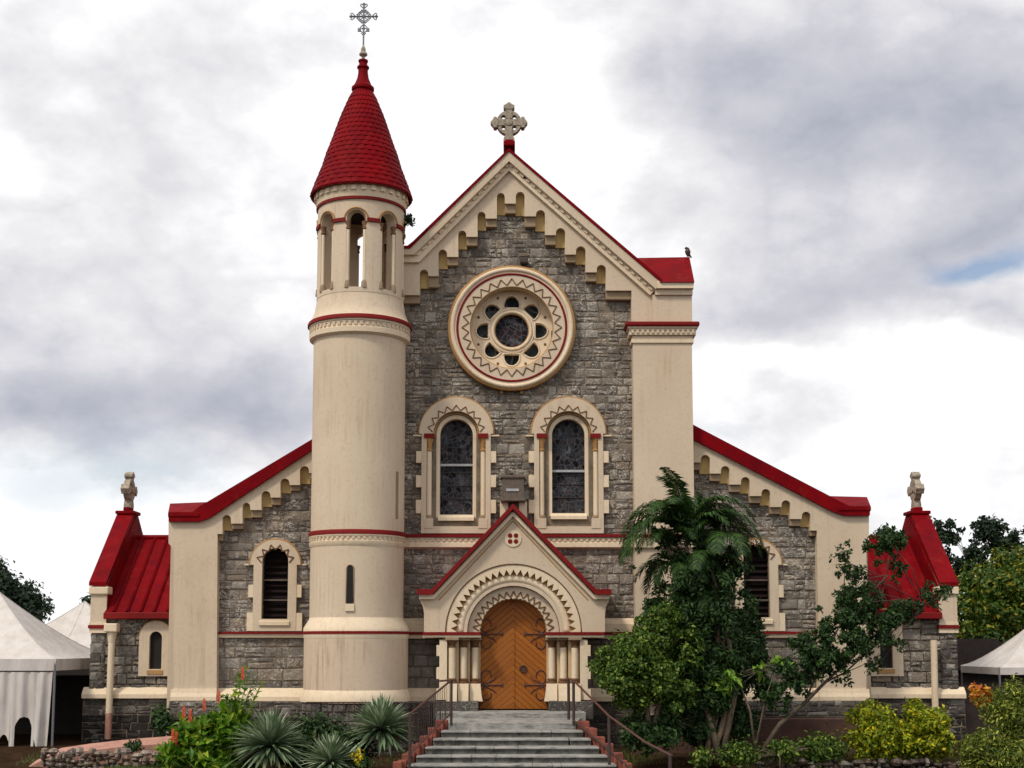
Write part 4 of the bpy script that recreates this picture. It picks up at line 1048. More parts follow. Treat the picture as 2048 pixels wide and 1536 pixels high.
    # lower string, plinth
    a_, b_ = (xin, x1) if L else (x0, xin)
    MB().course(a_, b_, [(YAs, WZ(1263, YAs)), (YAs-.2, WZ(1264, YAs)), (YAs-.2, WZ(1268, YAs)), (YAs, WZ(1268, YAs))]).build('red_string_course', REDTRIM, w_)
    MB().course(a_, b_, [(YAs, WZ(1268, YAs)-.002), (YAs-.16, WZ(1268, YAs)-.002), (YAs-.14, WZ(1275, YAs)), (YAs, WZ(1276, YAs))]).build('cream_string_course', CREAMW, w_)
    plinth(a_, b_, YAs, w_, proud=.3)
    e0, e1 = (WX(347, 1300, YAf), WX(433, 1300, YAf)) if L else (WX(1638, 1300, YAf), WX(1733, 1300, YAf))
    plinth(e0-.04, e1+.04, YAf, w_, 1378, 1386, 1401, .1)
    X0, X1 = (e0-.06, x1) if L else (x0, e1+.06)
    MB().box(X0, X1, YAf-.12, YAs+.3, Z_G-.2, WZ(1402, YAf)).build('base_wall', MORTAR, w_)
    masonry('base_stone', X0, X1, WZ(1432, YAf), WZ(1402, YAf), YAf-.12, w_, DSTONE, .27, .45, 41 if L else 42)
    masonry('low_black_stone', X0, X1, Z_G-.2, WZ(1432, YAf)-.01, YAf-.12, w_, BLACKSTONE, .27, .45, 43)
    # body and lean-to roof behind
    ea = WX(340, 1043, 1) if L else WX(1736, 1043, 1)
    ib = nx0 if L else nx1
    zo = WZ(1043, 0)-.15; zi_ = (WZ(885, 0) if L else WZ(865, 0))-.3
    bx0, bx1 = sorted((ea, ib))
    MB().box(bx0+.05, bx1-.05, 1.0, 28, Z_G, zo-.25).build('aisle_side_wall', CREAM, w_)
    zs_ = [(ea, zo-.2), (ib, zo-.2), (ib, zi_), (ea, zo)] if L else [(ib, zo-.2), (ea, zo-.2), (ea, zo), (ib, zi_)]
    MB().prism([zs_], 1.0, 28.3).build('aisle_roof', RED, w_)
    return w_
aisle(-1); aisle(1)

# --- side porches with stepped gable ends turned outward
def porch(side):
    L = side < 0
    YF, YRg = 2.0, 4.9
    nm = 'left' if L else 'right'
    if L:
        xo = WX(187, 1200, YF); xpi = WX(215, 1200, YF); xi = WX(350, 1200, YF)+.4
    else:
        xo = WX(1908, 1200, YF); xpi = WX(1876, 1200, YF); xi = WX(1730, 1200, YF)-.4
    a, b = sorted((xpi, xi))
    ze = WZ(1226, YF-.2); zr = WZ(1076, YRg)
    pw = MB().box(a, b, YF, 2*YRg-YF, Z_G, ze+.1).build('porch', MORTAR, CH)
    pw['label'] = nm+' side porch with a steep red seamed roof'
    cw = 313.5 if L else 1770; wx = WX(cw, 1300, YF); s = SC(1300, YF)
    wt, wb = (1263, 1338) if L else (1240, 1336)
    hr = 12.5*s; zt = WZ(wt, YF); zs = zt-hr; zb = WZ(wb, YF)
    g0, g1 = sorted((xo, xi))
    masonry('stone_facing', g0+.01, g1, Z_G-.1, ze, YF-.02, pw, rh=.34, bw=.48, seed=51 if L else 52, holes=[(wx, hr, zb, zs, zs+hr)], depth=.07)
    # roof
    def rp(y0, z0, y1, z1, nme, mat=RED, th=.1):
        MB().add([(a, y0, z0), (b, y0, z0), (b, y1, z1), (a, y1, z1), (a, y0, z0-th), (b, y0, z0-th), (b, y1, z1-th), (a, y1, z1-th)],
                 [(0, 1, 2, 3), (7, 6, 5, 4), (0, 4, 5, 1), (2, 6, 7, 3), (1, 5, 6, 2), (3, 7, 4, 0)]).build(nme, mat, pw)
    rp(YF-.3, ze, YRg, zr, 'porch_roof'); rp(2*YRg-YF+.3, ze, YRg, zr, 'porch_roof')
    sm = MB(); n = 6
    for i in range(1, n+1):
        x = a+(b-a)*(i-.3)/n
        sm.tube([(x, YF-.32, ze+.04), (x, YRg, zr+.04)], .05, 4)
    sm.tube([(a, YRg, zr+.02), (b, YRg, zr+.02)], .09, 8)
    sm.build('standing_seams', RED, pw)
    MB().box(a, b, YF-.42, YF-.28, ze-.2, ze+.02).build('gutter', REDTRIM, pw, bevel=.03)
    # gable-end parapet
    zc = WZ(1172, YF-.15); zap = WZ(1030, YRg)
    def yz(pts, x0, x1, mat, nme, par, bev=0):
        m_ = MB(); x0, x1 = sorted((x0, x1)); k = len(pts)
        m_.add([(x0, y, z) for y, z in pts]+[(x1, y, z) for y, z in pts], [(i, (i+1) % k, (i+1) % k+k, i+k) for i in range(k)]+[tuple(range(k))[::-1], tuple(range(k, 2*k))])
        return m_.build(nme, mat, par, bevel=bev)
    Yb = 2*YRg-YF
    th_ = (xpi-xo)
    pp = yz([(YF-.1, Z_G), (Yb+.1, Z_G), (Yb+.1, zc), (YRg, zap-.1), (YF-.1, zc)], xo, xpi, MORTAR, 'gable_end', pw)
    o = .08*(-1 if L else 1)
    yz([(YF-.28, zc), (YF-.28, zc+.12), (YRg-.3, zap+.02), (YRg+.3, zap+.02), (Yb+.28, zc+.12), (Yb+.28, zc), (YRg, zap-.12)], xo+o, xpi-o*.3, RED, 'gable_coping', pw)
    # red lining of the parapet towards the roof
    sgn = 1 if L else -1
    yz([(YF-.12, ze-.15), (YF-.12, zc), (YRg, zap-.05), (Yb+.1, zc), (Yb+.1, ze)], xpi, xpi+sgn*.05, RED, 'parapet_flashing', pw)
    MB().box(*sorted((xo+o*1.6, xpi-o*1.2)), YRg-.4, YRg+.4, zap, zap+.12).build('apex_cap', RED, pw, bevel=.03)
    MB().box(*sorted((xo+o*.2+.12*sgn, xpi-.12*sgn)), YRg-.25, YRg+.25, zap+.12, zap+.26).build('apex_block', RED, pw, bevel=.03)
    # corner pier dressing
    x0, x1 = sorted((xo, xpi))
    pier = MB().box(x0-.03, x1+.03, YF-.19, YF+.2, WZ(1246, YF), zc+.0).build('corner_pier', CREAM, pw)
    MB().box(x0-.09, x1+.09, YF-.27, YF+.25, zc-.28, zc-.02).build('pier_cap', CREAMW, pw, bevel=.04)
    MB().box(x0-.05, x1+.05, YF-.22, YF+.2, WZ(1250, YF), WZ(1245, YF)).build('pier_band', CREAMW, pw)
    MB().box(x0-.08, x1+.06, YF-.24, YF+.2, WZ(1257, YF), WZ(1250, YF)-.002).build('pier_red_band', REDTRIM, pw)
    MB().box(x0-.05, x1+.05, YF-.2, YF+.2, WZ(1266, YF), WZ(1257, YF)-.002).build('pier_foot', CREAMW, pw)
    masonry('pier_stone', x0-.02, x1+.02, Z_G, WZ(1266, YF), YF-.11, pw, DSTONE, .3, .5, 61)
    # cross, seen nearly edge-on
    cz0 = zap+.24
    celtic((xo+xpi)/2, YRg, cz0, .0155, pw, True).build('porch_cross', STATUE, pw, bevel=.01)
    # window
    so_ = 33*s
    wn = MB().prism([archloop(wx, zs+.02, so_, WZ(1352, YF)), archloop(wx, zs, hr, zb)[::-1]], YF-.17, YF+.02).build('small_window', CREAM, pw)
    MB().prism([archloop(wx, zs, hr+.02, zb-.02)], YF-.012, YF-.004).build('small_window_pane', DARK, wn) if False else MB().prism([archloop(wx, zs, hr+.02, zb-.02)], YF-.03, YF-.01).build('dark_pane', DARK, pw)
    MB().course(wx-hr*1.25, wx+hr*1.25, [(YF-.05, zb), (YF-.2, zb-.04), (YF-.2, zb-.16), (YF-.05, zb-.16)]).build('sill', OCHRE, pw)
    arctube(wx, zs+.02, so_, YF-.15, .025, 0, pi, 24).build('hood_mould', OCHRE, pw, True)
    # plinth and base
    X0, X1 = sorted((xo-.2*sgn, xi))
    plinth(X0, X1, YF-.02, pw, 1374, 1380, 1396, .26)
    MB().box(X0, X1, YF-.12, YF+.3, Z_G-.3, WZ(1397, YF)).build('base_wall', MORTAR, pw)
    masonry('base_stone', X0, X1, WZ(1428, YF), WZ(1397, YF), YF-.12, pw, DSTONE, .27, .42, 63)
    masonry('low_black_stone', X0, X1, Z_G-.3, WZ(1428, YF)-.01, YF-.12, pw, BLACKSTONE, .27, .42, 64)
    # downpipe
    px = 223 if L else 1868
    xp = WX(px, 1300, YF-.4)
    top_ = 1262 if L else 1280
    if L:
        MB().box(xp-.21, xp+.21, YF-.62, YF-.2, WZ(1264, YF-.4), WZ(1247, YF-.4)).build('rain_hopper', CREAMW, pw, bevel=.03)
        MB().tube([(xp, YF-.4, WZ(1262, YF-.4)), (xp, YF-.4, WZ(1285, YF-.4))], [.17, .11], 12).build('hopper_outlet', CREAMW, pw, True)
    MB().tube([(xp, YF-.4, WZ(top_, YF-.4)), (xp-.02, YF-.4, WZ(1426, YF-.4))], .105, 14).build('downpipe', CREAMW, pw, True)
    MB().tube([(xp-.02, YF-.4, WZ(1426, YF-.4)), (xp-.03, YF-.4, WZ(1478, YF-.4))], .107, 14).build('downpipe_foot', PINKC, pw, True)
porch(-1); porch(1)

# ------------------------------------------------------------------ stairs, kerbs, railings
SX = -.0
st = empty('staircase', (0, -5.5, -1.6), 'grey weathered stone steps flaring down from the church door', 'steps')
def stepshape(k): return 1.72+.175*k
zl = -.15
MB().box(-2.2, 2.15, -2.6, -1.0, -1.2, 0.0).build('door_sill', TREAD, st, bevel=.02)
MB().add([(-2.0, -2.6, zl), (2.0, -2.6, zl), (stepshape(0), -5.2, zl), (-stepshape(0), -5.2, zl), (-2.0, -2.6, -1.4), (2.0, -2.6, -1.4), (stepshape(0), -5.2, zl-.17), (-stepshape(0), -5.2, zl-.17)],
         [(0, 3, 2, 1), (3, 7, 6, 2), (0, 4, 7, 3), (1, 2, 6, 5)]).build('landing', TREAD, st)
for k in range(1, 12):
    y1, y0 = -5.2-.6*(k-1), -5.2-.6*k; z = zl-.17*k; w0, w1 = stepshape(k), stepshape(k-.6)
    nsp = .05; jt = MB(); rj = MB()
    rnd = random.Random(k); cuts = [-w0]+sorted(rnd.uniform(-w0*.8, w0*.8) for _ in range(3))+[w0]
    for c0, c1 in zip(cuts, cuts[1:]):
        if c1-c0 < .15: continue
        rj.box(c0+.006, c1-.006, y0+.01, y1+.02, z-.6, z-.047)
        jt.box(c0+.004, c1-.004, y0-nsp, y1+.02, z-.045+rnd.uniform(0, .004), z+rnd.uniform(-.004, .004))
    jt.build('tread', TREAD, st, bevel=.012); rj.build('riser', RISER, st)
for sg in (-1, 1):
    kb = MB(); rnd = random.Random(7+sg)
    for i in range(22):
        k = i*.5; y = -4.9-.6*k; z = zl-.17*k; w = stepshape(k)
        x = sg*(w+.04); hgt = .08+(i % 2)*.09
        xx = sorted((x, x+sg*.22)); 
        kb.box(xx[0]+.01, xx[1]-.01+rnd.uniform(0, .04), y-.29+rnd.uniform(-.01, .01), y-.01, z-.8, z+hgt+rnd.uniform(-.03, .03))
    kb.build('kerb_wall', PINK, None, label=('pink stepped brick kerb along the left side of the steps' if sg < 0 else 'pink stepped brick kerb along the right side of the steps'), cat='kerb', bevel=.02)
def pxp(px, py, Y): return (WX(px, py, Y), Y, WZ(py, Y))
# left railing
rl_ = empty('handrail', pxp(902, 1442, -5.2), 'dark iron handrail along the left side of the steps', 'handrail', 'iron handrails by the steps')
MB().tube([pxp(880, 1362, -3.6), pxp(903, 1360, -5.2), pxp(820, 1428, -8.4)], .028, 8).build('top_rail', IRONR, rl_, True)
for p, q_ in ((pxp(903, 1360, -5.2), -.2), (pxp(820, 1428, -8.4), -1.3)): MB().tube([p, (p[0], p[1], q_)], .035, 8).build('post', IRON, rl_)
MB().tube([pxp(903, 1425, -5.2), pxp(820, 1508, -8.4)], .02, 8).build('lower_rail', IRONR, rl_)
bl_ = MB(); p_, q_ = Vector(pxp(903, 1360, -5.2)), Vector(pxp(820, 1428, -8.4))
for i in range(1, 22):
    c_ = p_.lerp(q_, i/22); bl_.tube([(c_.x, c_.y, c_.z-.95), (c_.x, c_.y, c_.z)], .009, 5)
bl_.build('balusters', IRON, rl_)
rr_ = empty('handrail', pxp(1145, 1442, -5.2), 'dark red iron handrail along the right side of the steps', 'handrail', 'iron handrails by the steps')
MB().tube([pxp(1136, 1357, -3.4), pxp(1147, 1361, -5.2), pxp(1218, 1432, -8.2), pxp(1290, 1484, -9.6), pxp(1345, 1512, -10.4)], .028, 8).build('top_rail', IRONR, rr_, True)
for p, q_ in ((pxp(1137, 1357, -3.4), -.2), (pxp(1147, 1361, -5.2), -.2), (pxp(1218, 1432, -8.2), -1.3), (pxp(1340, 1510, -10.4), -1.7)): MB().tube([p, (p[0], p[1], q_)], .04, 8).build('post', IRON, rr_)
MB().tube([pxp(1147, 1440, -5.2), pxp(1262, 1538, -8.8)], .024, 8).build('lower_rail', IRON, rr_)
# iron fence in front of the base course, left of the steps
fe = empty('iron_fence', (WX(750, 1405, -2.6), -2.6, -1.2), 'low dark iron fence with thin bars between the tower base and the steps', 'fence')
x0, x1 = WX(612, 1405, -2.8), WX(902, 1400, -2.8)
MB().box(x0, x1, -2.83, -2.79, WZ(1406, -2.8), WZ(1403.5, -2.8)).build('top_rail', IRON, fe)
MB().box(x0, x1, -2.83, -2.79, -.75, -.71).build('bottom_rail', IRON, fe)
bars = MB(); x = x0
while x < x1: bars.tube([(x, -2.81, -1.2), (x, -2.81, WZ(1404, -2.8))], .012, 5); x += .155
bars.build('bars', IRON, fe)

# ------------------------------------------------------------------ garden walls and kerbs
MB().box(WX(1260, 1440, -1.6), WX(1712, 1440, -1.6), -1.9, -1.6, -1.6, WZ(1437, -1.9)).build('garden_wall', BWALL, None, label='low red-brown rendered wall behind the leaning tree', cat='garden wall', bevel=.03)
def rubble(name, pts, ztop, zbot, label, seed, y_th=.35, mat=RUBBLE):
    rnd = random.Random(seed); mb = MB()
    for (x0, y0, x1, y1) in pts:
        L = math.hypot(x1-x0, y1-y0); z = zbot
        while z < ztop:
            t = 0
            while t < L:
                w = rnd.uniform(.10, .34); h = rnd.uniform(.09, .22); f = min(1, (t+w/2)/L)
                cx, cy, cz_ = x0+(x1-x0)*f, y0+(y1-y0)*f+rnd.uniform(-.12, .12), z+h/2+rnd.uniform(-.04, .05)
                vs = []; fs = []; nu, nv = 6, 4
                for i in range(nv+1):
                    for j in range(nu):
                        th_, ph = pi*i/nv, 2*pi*j/nu+seed; r = rnd.uniform(.85, 1.15)
                        vs.append((cx+w*.56*r*sin(th_)*cos(ph), cy+y_th*.6*r*sin(th_)*sin(ph), cz_+h*.6*r*cos(th_)))
                for i in range(nv):
                    for j in range(nu): fs.append((i*nu+j, (i+1)*nu+j, (i+1)*nu+(j+1) % nu, i*nu+(j+1) % nu))
                mb.add(vs, fs); t += w*.92
            z += .15
    return mb.build(name, mat, None, label=label, cat='stone wall')
rubble('rubble_wall', [(WX(85, 1520, -4.4), -4.4, WX(480, 1520, -4.4), -4.6)], WZ(1506, -4.4), -1.7, 'rough rubble stone edging at the bottom left below the pink kerb', 3)
rubble('rubble_wall', [(WX(1510, 1520, -4.6), -4.6, WX(1960, 1520, -4.4), -4.4)], WZ(1524, -4.6), -1.8, 'dark rubble stone edging at the bottom right below the yellow shrubs', 5, mat=DRUBBLE)
# pink curved kerb
mb = MB(); kp = [(60, 1528, -3.9), (110, 1503, -3.8), (170, 1494, -3.6), (230, 1487, -3.4), (290, 1482, -3.2), (340, 1478, -3.0), (400, 1480, -3.0)]
P = [Vector(pxp(*p)) for p in kp]
vs = []
for p in P: vs += [(p.x, p.y-.35, p.z-.10), (p.x, p.y+.5, p.z+.06), (p.x, p.y+.5, p.z-.6), (p.x, p.y-.35, p.z-.6)]
fs = []
for i in range(len(P)-1):
    for j in range(4): fs.append((i*4+j, (i+1)*4+j, (i+1)*4+(j+1) % 4, i*4+(j+1) % 4))
mb.add(vs, fs); mb.build('kerb_wall', PINKC, None, True, label='curved pink concrete kerb above the rubble edging at the left', cat='kerb')

# ------------------------------------------------------------------ vegetation
def leaves(mb, n, centers, size, rnd, up=.3, aspect=.5, shell=.25):
    wts = [c[3]**2 for c in centers]; tot = sum(wts)
    for _ in range(n):
        c = rnd.choices(centers, wts)[0]
        rx, ry, rz = (c[3], c[3], c[3]) if len(c) < 6 else (c[3], c[4], c[5])
        while True:
            v = Vector((rnd.gauss(0, 1), rnd.gauss(0, 1), rnd.gauss(0, 1)))
            if v.length > .1: break
        v.normalize(); rr = shell+(1.05-shell)*rnd.random()**.7+(rnd.random()**4)*.75
        p = Vector((c[0]+v.x*rx*rr, c[1]+v.y*ry*rr, c[2]+v.z*rz*rr))
        nrm = (v+Vector((rnd.uniform(-1, 1), rnd.uniform(-1, 1), rnd.uniform(-1, 1)+up))*.8).normalized()
        t = nrm.orthogonal(); t.rotate(Matrix.Rotation(rnd.uniform(0, 2*pi), 3, nrm)); b = nrm.cross(t)
        s = size*rnd.uniform(.6, 1.35); w = s*aspect*.5
        tip = t*s+nrm*-.18*s; mid = t*s*.5
        mb.add([p, p+mid+b*w+nrm*.12*s, p+tip, p+mid-b*w+nrm*.12*s, p+mid], [(0, 4, 1), (1, 4, 2), (0, 3, 4), (3, 2, 4)])
def clumps(base, n, rnd, k=.45, spread=.75):
    out = []
    for _ in range(n):
        c = rnd.choices(base, [b[3]**2 for b in base])[0]
        v = Vector((rnd.gauss(0, 1), rnd.gauss(0, 1), rnd.gauss(0, 1))).normalized()*rnd.random()**.4*spread
        out.append((c[0]+v.x*c[3], c[1]+v.y*c[3]*(c[4]/c[3] if len(c) > 4 else 1), c[2]+v.z*(c[5] if len(c) > 5 else c[3]), c[3]*k*rnd.uniform(.6, 1.2)))
    return out
def plant(name, label, cat, base, nclump, nleaf, size, mat, stems, barkm=BARK, seed=1, k=.4, aspect=.5, group=None, loc=None, crown='crown', spread=.8):
    rnd = random.Random(seed)
    loc = loc or stems[0][0][0]
    o = empty(name, loc, label, cat, group)
    cl = clumps(base, nclump, rnd, k, spread)
    mb = MB(); leaves(mb, nleaf, cl, size, rnd, aspect=aspect); mb.build(crown, mat, o)
    if stems:
        tb = MB()
        for pts, rad in stems: tb.tube(pts, rad, 8)
        main = Vector(stems[0][0][-1])
        for c in rnd.sample(cl, min(len(cl), 18)):
            s_ = rnd.choice(stems)[0]; a = Vector(s_[-1]); e = Vector(c[:3])
            if (e-a).length > 2.6: continue
            mid = (a+e)/2+Vector((rnd.uniform(-.12, .12), rnd.uniform(-.12, .12), rnd.uniform(0, .2)))
            tb.tube([a, mid, e], [.018, .012, .006], 5)
        tb.build('trunk', barkm, o, 'all')
    return o
def B(px, py, Y, r, ry=None, rz=None):            # blob at a bearing and distance, radius in metres
    x, y, z = pxp(px, py, Y)
    return (x, y, z, r, ry or r, rz or r)

# palm: arching fronds over several thin stems
def palm():
    rnd = random.Random(12); Y = -4.2
    base = Vector(pxp(1432, 1500, Y))
    o = empty('palm_tree', base, 'dark palm tree with arching fronds and several thin stems right of the door', 'palm tree')
    heads = [pxp(1372, 1075, Y), pxp(1335, 1090, Y+.1), pxp(1440, 1075, Y+.1), pxp(1350, 1130, Y+.3), pxp(1420, 1130, Y-.2), pxp(1400, 1200, Y+.2), pxp(1350, 1240, Y)]
    tb = MB()
    for i, h in enumerate(heads):
        h = Vector(h); b0 = base+Vector((rnd.uniform(-.3, .3), rnd.uniform(-.3, .3), -.4))
        mid = b0.lerp(h, .45)+Vector((-.35+.22*i, 0, 0))
        pts = [b0, b0.lerp(mid, .5)+Vector((.05, 0, 0)), mid, mid.lerp(h, .5)+Vector((.08, 0, 0)), h]
        tb.tube(pts, [.10, .085, .07, .06, .05], 9)
    for i, pxs in enumerate((1330, 1368, 1452)):
        h = Vector(pxp(pxs, 1250, Y)); b0 = base+Vector((rnd.uniform(-.3, .2), .1, -.4))
        tb.tube([b0, b0.lerp(h, .35)+Vector((.12*(i-1), 0, 0)), b0.lerp(h, .7), h], [.075, .06, .05, .03], 8)
    tb.build('trunk', BARKL, o, 'all')
    def frond(root, a, elev, L, droop, n=30, lf=.42, thick=.016):
        fm = MB(); pts = []; p = Vector(root); d = Vector((cos(a)*cos(elev), sin(a)*cos(elev), sin(elev))); st_ = L/14
        for i in range(15):
            pts.append(p.copy()); p = p+d*st_; d = (d+Vector((0, 0, -droop/14*(1+i*.09)))).normalized()
        fm.tube(pts, [thick*(1.6-i*.1) if i < 14 else .004 for i in range(15)], 5)
        m = n
        for j in range(m):
            t = .08+.92*j/m; f = t*14; i = min(13, int(f)); q_ = pts[i].lerp(pts[i+1], f-i); tg = (pts[i+1]-pts[i]).normalized()
            side = tg.cross(Vector((0, 0, 1)))
            if side.length < .05: side = Vector((sin(a), -cos(a), 0))
            side.normalize(); upv = side.cross(tg)
            ln = lf*(max(.02, sin(pi*min(1, t*.95+.04)))**.6)*rnd.uniform(.85, 1.1)
            for sg in (-1, 1):
                dd = (side*sg*.8+tg*.55+upv*rnd.uniform(.05, .35)).normalized(); w = .028
                a1 = q_+dd*ln*.5+Vector((0, 0, -.05*ln)); a2 = q_+dd*ln+Vector((0, 0, -.42*ln))
                wv = tg*w
                fm.add([q_-wv*.5, q_+wv*.5, a1+wv, a1-wv, a2], [(0, 1, 2, 3), (3, 2, 4)])
        fm.build('frond', L_PALM, o)
    H = Vector(heads[0])
    spec = [(pi+rnd.uniform(-.55, .55), rnd.uniform(.8, 1.3), rnd.uniform(2.4, 3.1), rnd.uniform(2.2, 2.9)) for _ in range(9)]
    spec += [(rnd.uniform(-.55, .55), rnd.uniform(.8, 1.3), rnd.uniform(2.5, 3.2), rnd.uniform(2.2, 2.9)) for _ in range(9)]
    spec += [(rnd.uniform(0, 2*pi), rnd.uniform(1.1, 1.45), rnd.uniform(1.5, 2.3), rnd.uniform(1.2, 2.0)) for _ in range(12)]
    for a, e_, L, dr in spec: frond(H, a, e_, L, dr, 46, .52)
    for h in heads[1:]:
        for i in range(7): frond(Vector(h), rnd.uniform(0, 2*pi), rnd.uniform(.3, 1.2), rnd.uniform(1.0, 1.6), rnd.uniform(1.5, 2.3), 30, .42)
    cl = clumps([B(1400, 1340, Y-.3, 1.15, .5, .8), B(1390, 1400, Y, 1.0, .5, .5), B(1390, 1075, Y, .75, .6, 1.1), B(1405, 1170, Y, 1.2, .9, 1.1), B(1365, 1260, Y, 1.15, .8, 1.0), B(1450, 1250, Y, .95, .7, 1.4), B(1262, 1110, Y, .28, .3, 1.2), B(1392, 1020, Y, .55, .4, .6), B(1330, 1090, Y, .4, .4, .5), B(1450, 1100, Y, .5, .5, .6), B(1430, 1350, Y+.4, 1.1, .6, .8), B(1490, 1120, Y, .25, .3, .6)], 290, rnd, .22, 1.0)
    mb = MB(); leaves(mb, 46000, cl, .115, rnd, aspect=.42); mb.build('crown', L_DARK, o)
palm()
# broadleaf shrubs and trees
plant('round_shrub', 'round glossy green shrub just right of the church door', 'shrub', [B(1275, 1335, -5.2, 1.2, 1.0, 1.15), B(1320, 1265, -5.0, .85), B(1225, 1335, -5.3, .75), B(1320, 1390, -5, 1.0, .8, .7), B(1360, 1300, -4.9, .8)], 130, 26000, .085, L_MID,
      [([pxp(1300, 1490, -5), pxp(1295, 1420, -5), pxp(1270, 1350, -5)], [.09, .07, .04]), ([pxp(1300, 1490, -5), pxp(1320, 1400, -5), pxp(1330, 1320, -5)], [.08, .06, .04])], seed=4, k=.2, aspect=.62)
plant('dark_bush', 'dark leafy bush behind the palm stems', 'bush', [B(1480, 1320, -3.2, 1.0, .7, .9), B(1440, 1380, -3.4, .8), B(1540, 1375, -3.6, .6, .5, .45), B(1500, 1270, -3, .6), B(1420, 1330, -3.2, .9), B(1400, 1420, -3.4, 1.0, .6, .5), B(1490, 1230, -3, .5, .5, .5)], 150, 22000, .115, L_DARK,
      [([pxp(1470, 1490, -3.3), pxp(1475, 1400, -3.3), pxp(1490, 1330, -3.3)], [.08, .06, .04])], seed=6, k=.26)
plant('small_shrub', 'dark low shrub in the shade under the round green shrub', 'shrub', [B(1330, 1440, -4.6, .7, .6, .45), B(1260, 1435, -4.4, .5, .4, .35), B(1400, 1450, -3.8, .9, .5, .5), B(1300, 1470, -5, .8, .5, .4), B(1480, 1450, -3.6, .7, .5, .4)], 70, 9000, .11, L_DARK,
      [([pxp(1330, 1500, -4.6), pxp(1330, 1450, -4.6)], [.05, .03])], seed=8, k=.35)
plant('green_sapling', 'bright green sapling leaves under the dark bush', 'plant', [B(1450, 1362, -4.6, .35, .3, .14), B(1535, 1345, -4.6, .3, .3, .16), B(1560, 1325, -4.6, .2, .2, .1)], 14, 420, .2, L_BRIGHT,
      [([pxp(1510, 1500, -4.6), pxp(1500, 1420, -4.6), pxp(1480, 1370, -4.6)], [.04, .03, .015]), ([pxp(1510, 1500, -4.6), pxp(1530, 1400, -4.6), pxp(1550, 1340, -4.6)], [.03, .02, .01])], seed=10, k=.5)
# leaning tree
Yl = -4.8
plant('leaning_tree', 'slanting open-branched tree in front of the right aisle and porch', 'tree',
      [B(1690, 1115, Yl, .38), B(1700, 1150, Yl, .35), B(1765, 1085, Yl+.2, .5, .5, .28), B(1780, 1140, Yl+.3, .4), B(1720, 1195, Yl, .5, .5, .35), B(1680, 1235, Yl, .45), B(1640, 1300, Yl, .6, .5, .45),
       B(1730, 1260, Yl, .65, .6, .5), B(1800, 1225, Yl+.2, .5, .4, .25), B(1860, 1195, Yl+.2, .35, .35, .3), B(1885, 1180, Yl+.2, .25), B(1600, 1350, Yl, .5, .4, .4), B(1680, 1330, Yl, .45), B(1560, 1400, Yl, .4, .35, .35), B(1800, 1290, Yl, .3), B(1745, 1320, Yl, .3)],
      420, 16500, .095, L_DARK,
      [([pxp(1525, 1502, Yl), pxp(1560, 1448, Yl), pxp(1610, 1405, Yl), pxp(1655, 1360, Yl)], [.075, .065, .055, .04]),
       ([pxp(1655, 1360, Yl), pxp(1710, 1310, Yl), pxp(1740, 1270, Yl), pxp(1775, 1150, Yl)], [.035, .03, .022, .01]),
       ([pxp(1650, 1365, Yl), pxp(1690, 1345, Yl), pxp(1740, 1300, Yl), pxp(1850, 1210, Yl+.2)], [.03, .025, .02, .01]),
       ([pxp(1610, 1405, Yl), pxp(1640, 1330, Yl), pxp(1680, 1250, Yl), pxp(1692, 1125, Yl)], [.03, .025, .02, .01])], BARKD, seed=15, k=.2, aspect=.5, spread=1.35)
# yellow crotons
for i, (px, py, r, sd_) in enumerate(((1752, 1445, .9, 1), (1850, 1450, .92, 2))):
    plant('croton_shrub', 'yellow and green croton shrub nearest the leaning tree trunk' if i == 0 else 'yellow and green croton shrub under the right downpipe', 'shrub',
          [B(px, py, -4.2, r, r*.8, r*.75), B(px-20, py-25, -4.2, r*.55), B(px+25, py+15, -4.2, r*.6), B(px, py+35, -4.1, r*1.1, r*.8, r*.6)], 80, 9000, .095, L_YEL, [([pxp(px, 1530, -4.2), pxp(px, 1480, -4.2), pxp(px-10, 1450, -4.2)], [.05, .04, .02])], seed=20+sd_, k=.25, aspect=.6, group='yellow croton shrubs')
plant('croton_shrub', 'small orange leaved croton among the yellow-green shrubs at the right edge', 'shrub', [B(1962, 1392, -5, .22, .2, .25), B(1970, 1405, -5.1, .2)], 10, 260, .15, L_ORANGE, [([pxp(1980, 1536, -5), pxp(1980, 1430, -5)], [.04, .02])], seed=27, k=.5)
plant('grassy_shrub', 'loose yellow-green shrub filling the bottom right corner', 'shrub', [B(2010, 1440, -5.6, .75, .6, .6), B(1975, 1500, -6, .7, .6, .4), B(2040, 1395, -5.4, .7), B(1990, 1420, -5.4, .5), B(2020, 1520, -6, 1.0, .7, .5), B(1950, 1530, -6, .5)], 110, 14000, .12, leafmat('olive_leaves', (.04, .075, .006), (.15, .19, .02), (.42, .44, .08)), [([pxp(2010, 1560, -5.6), pxp(2010, 1480, -5.6)], [.05, .03])], seed=29, k=.38, aspect=.32)
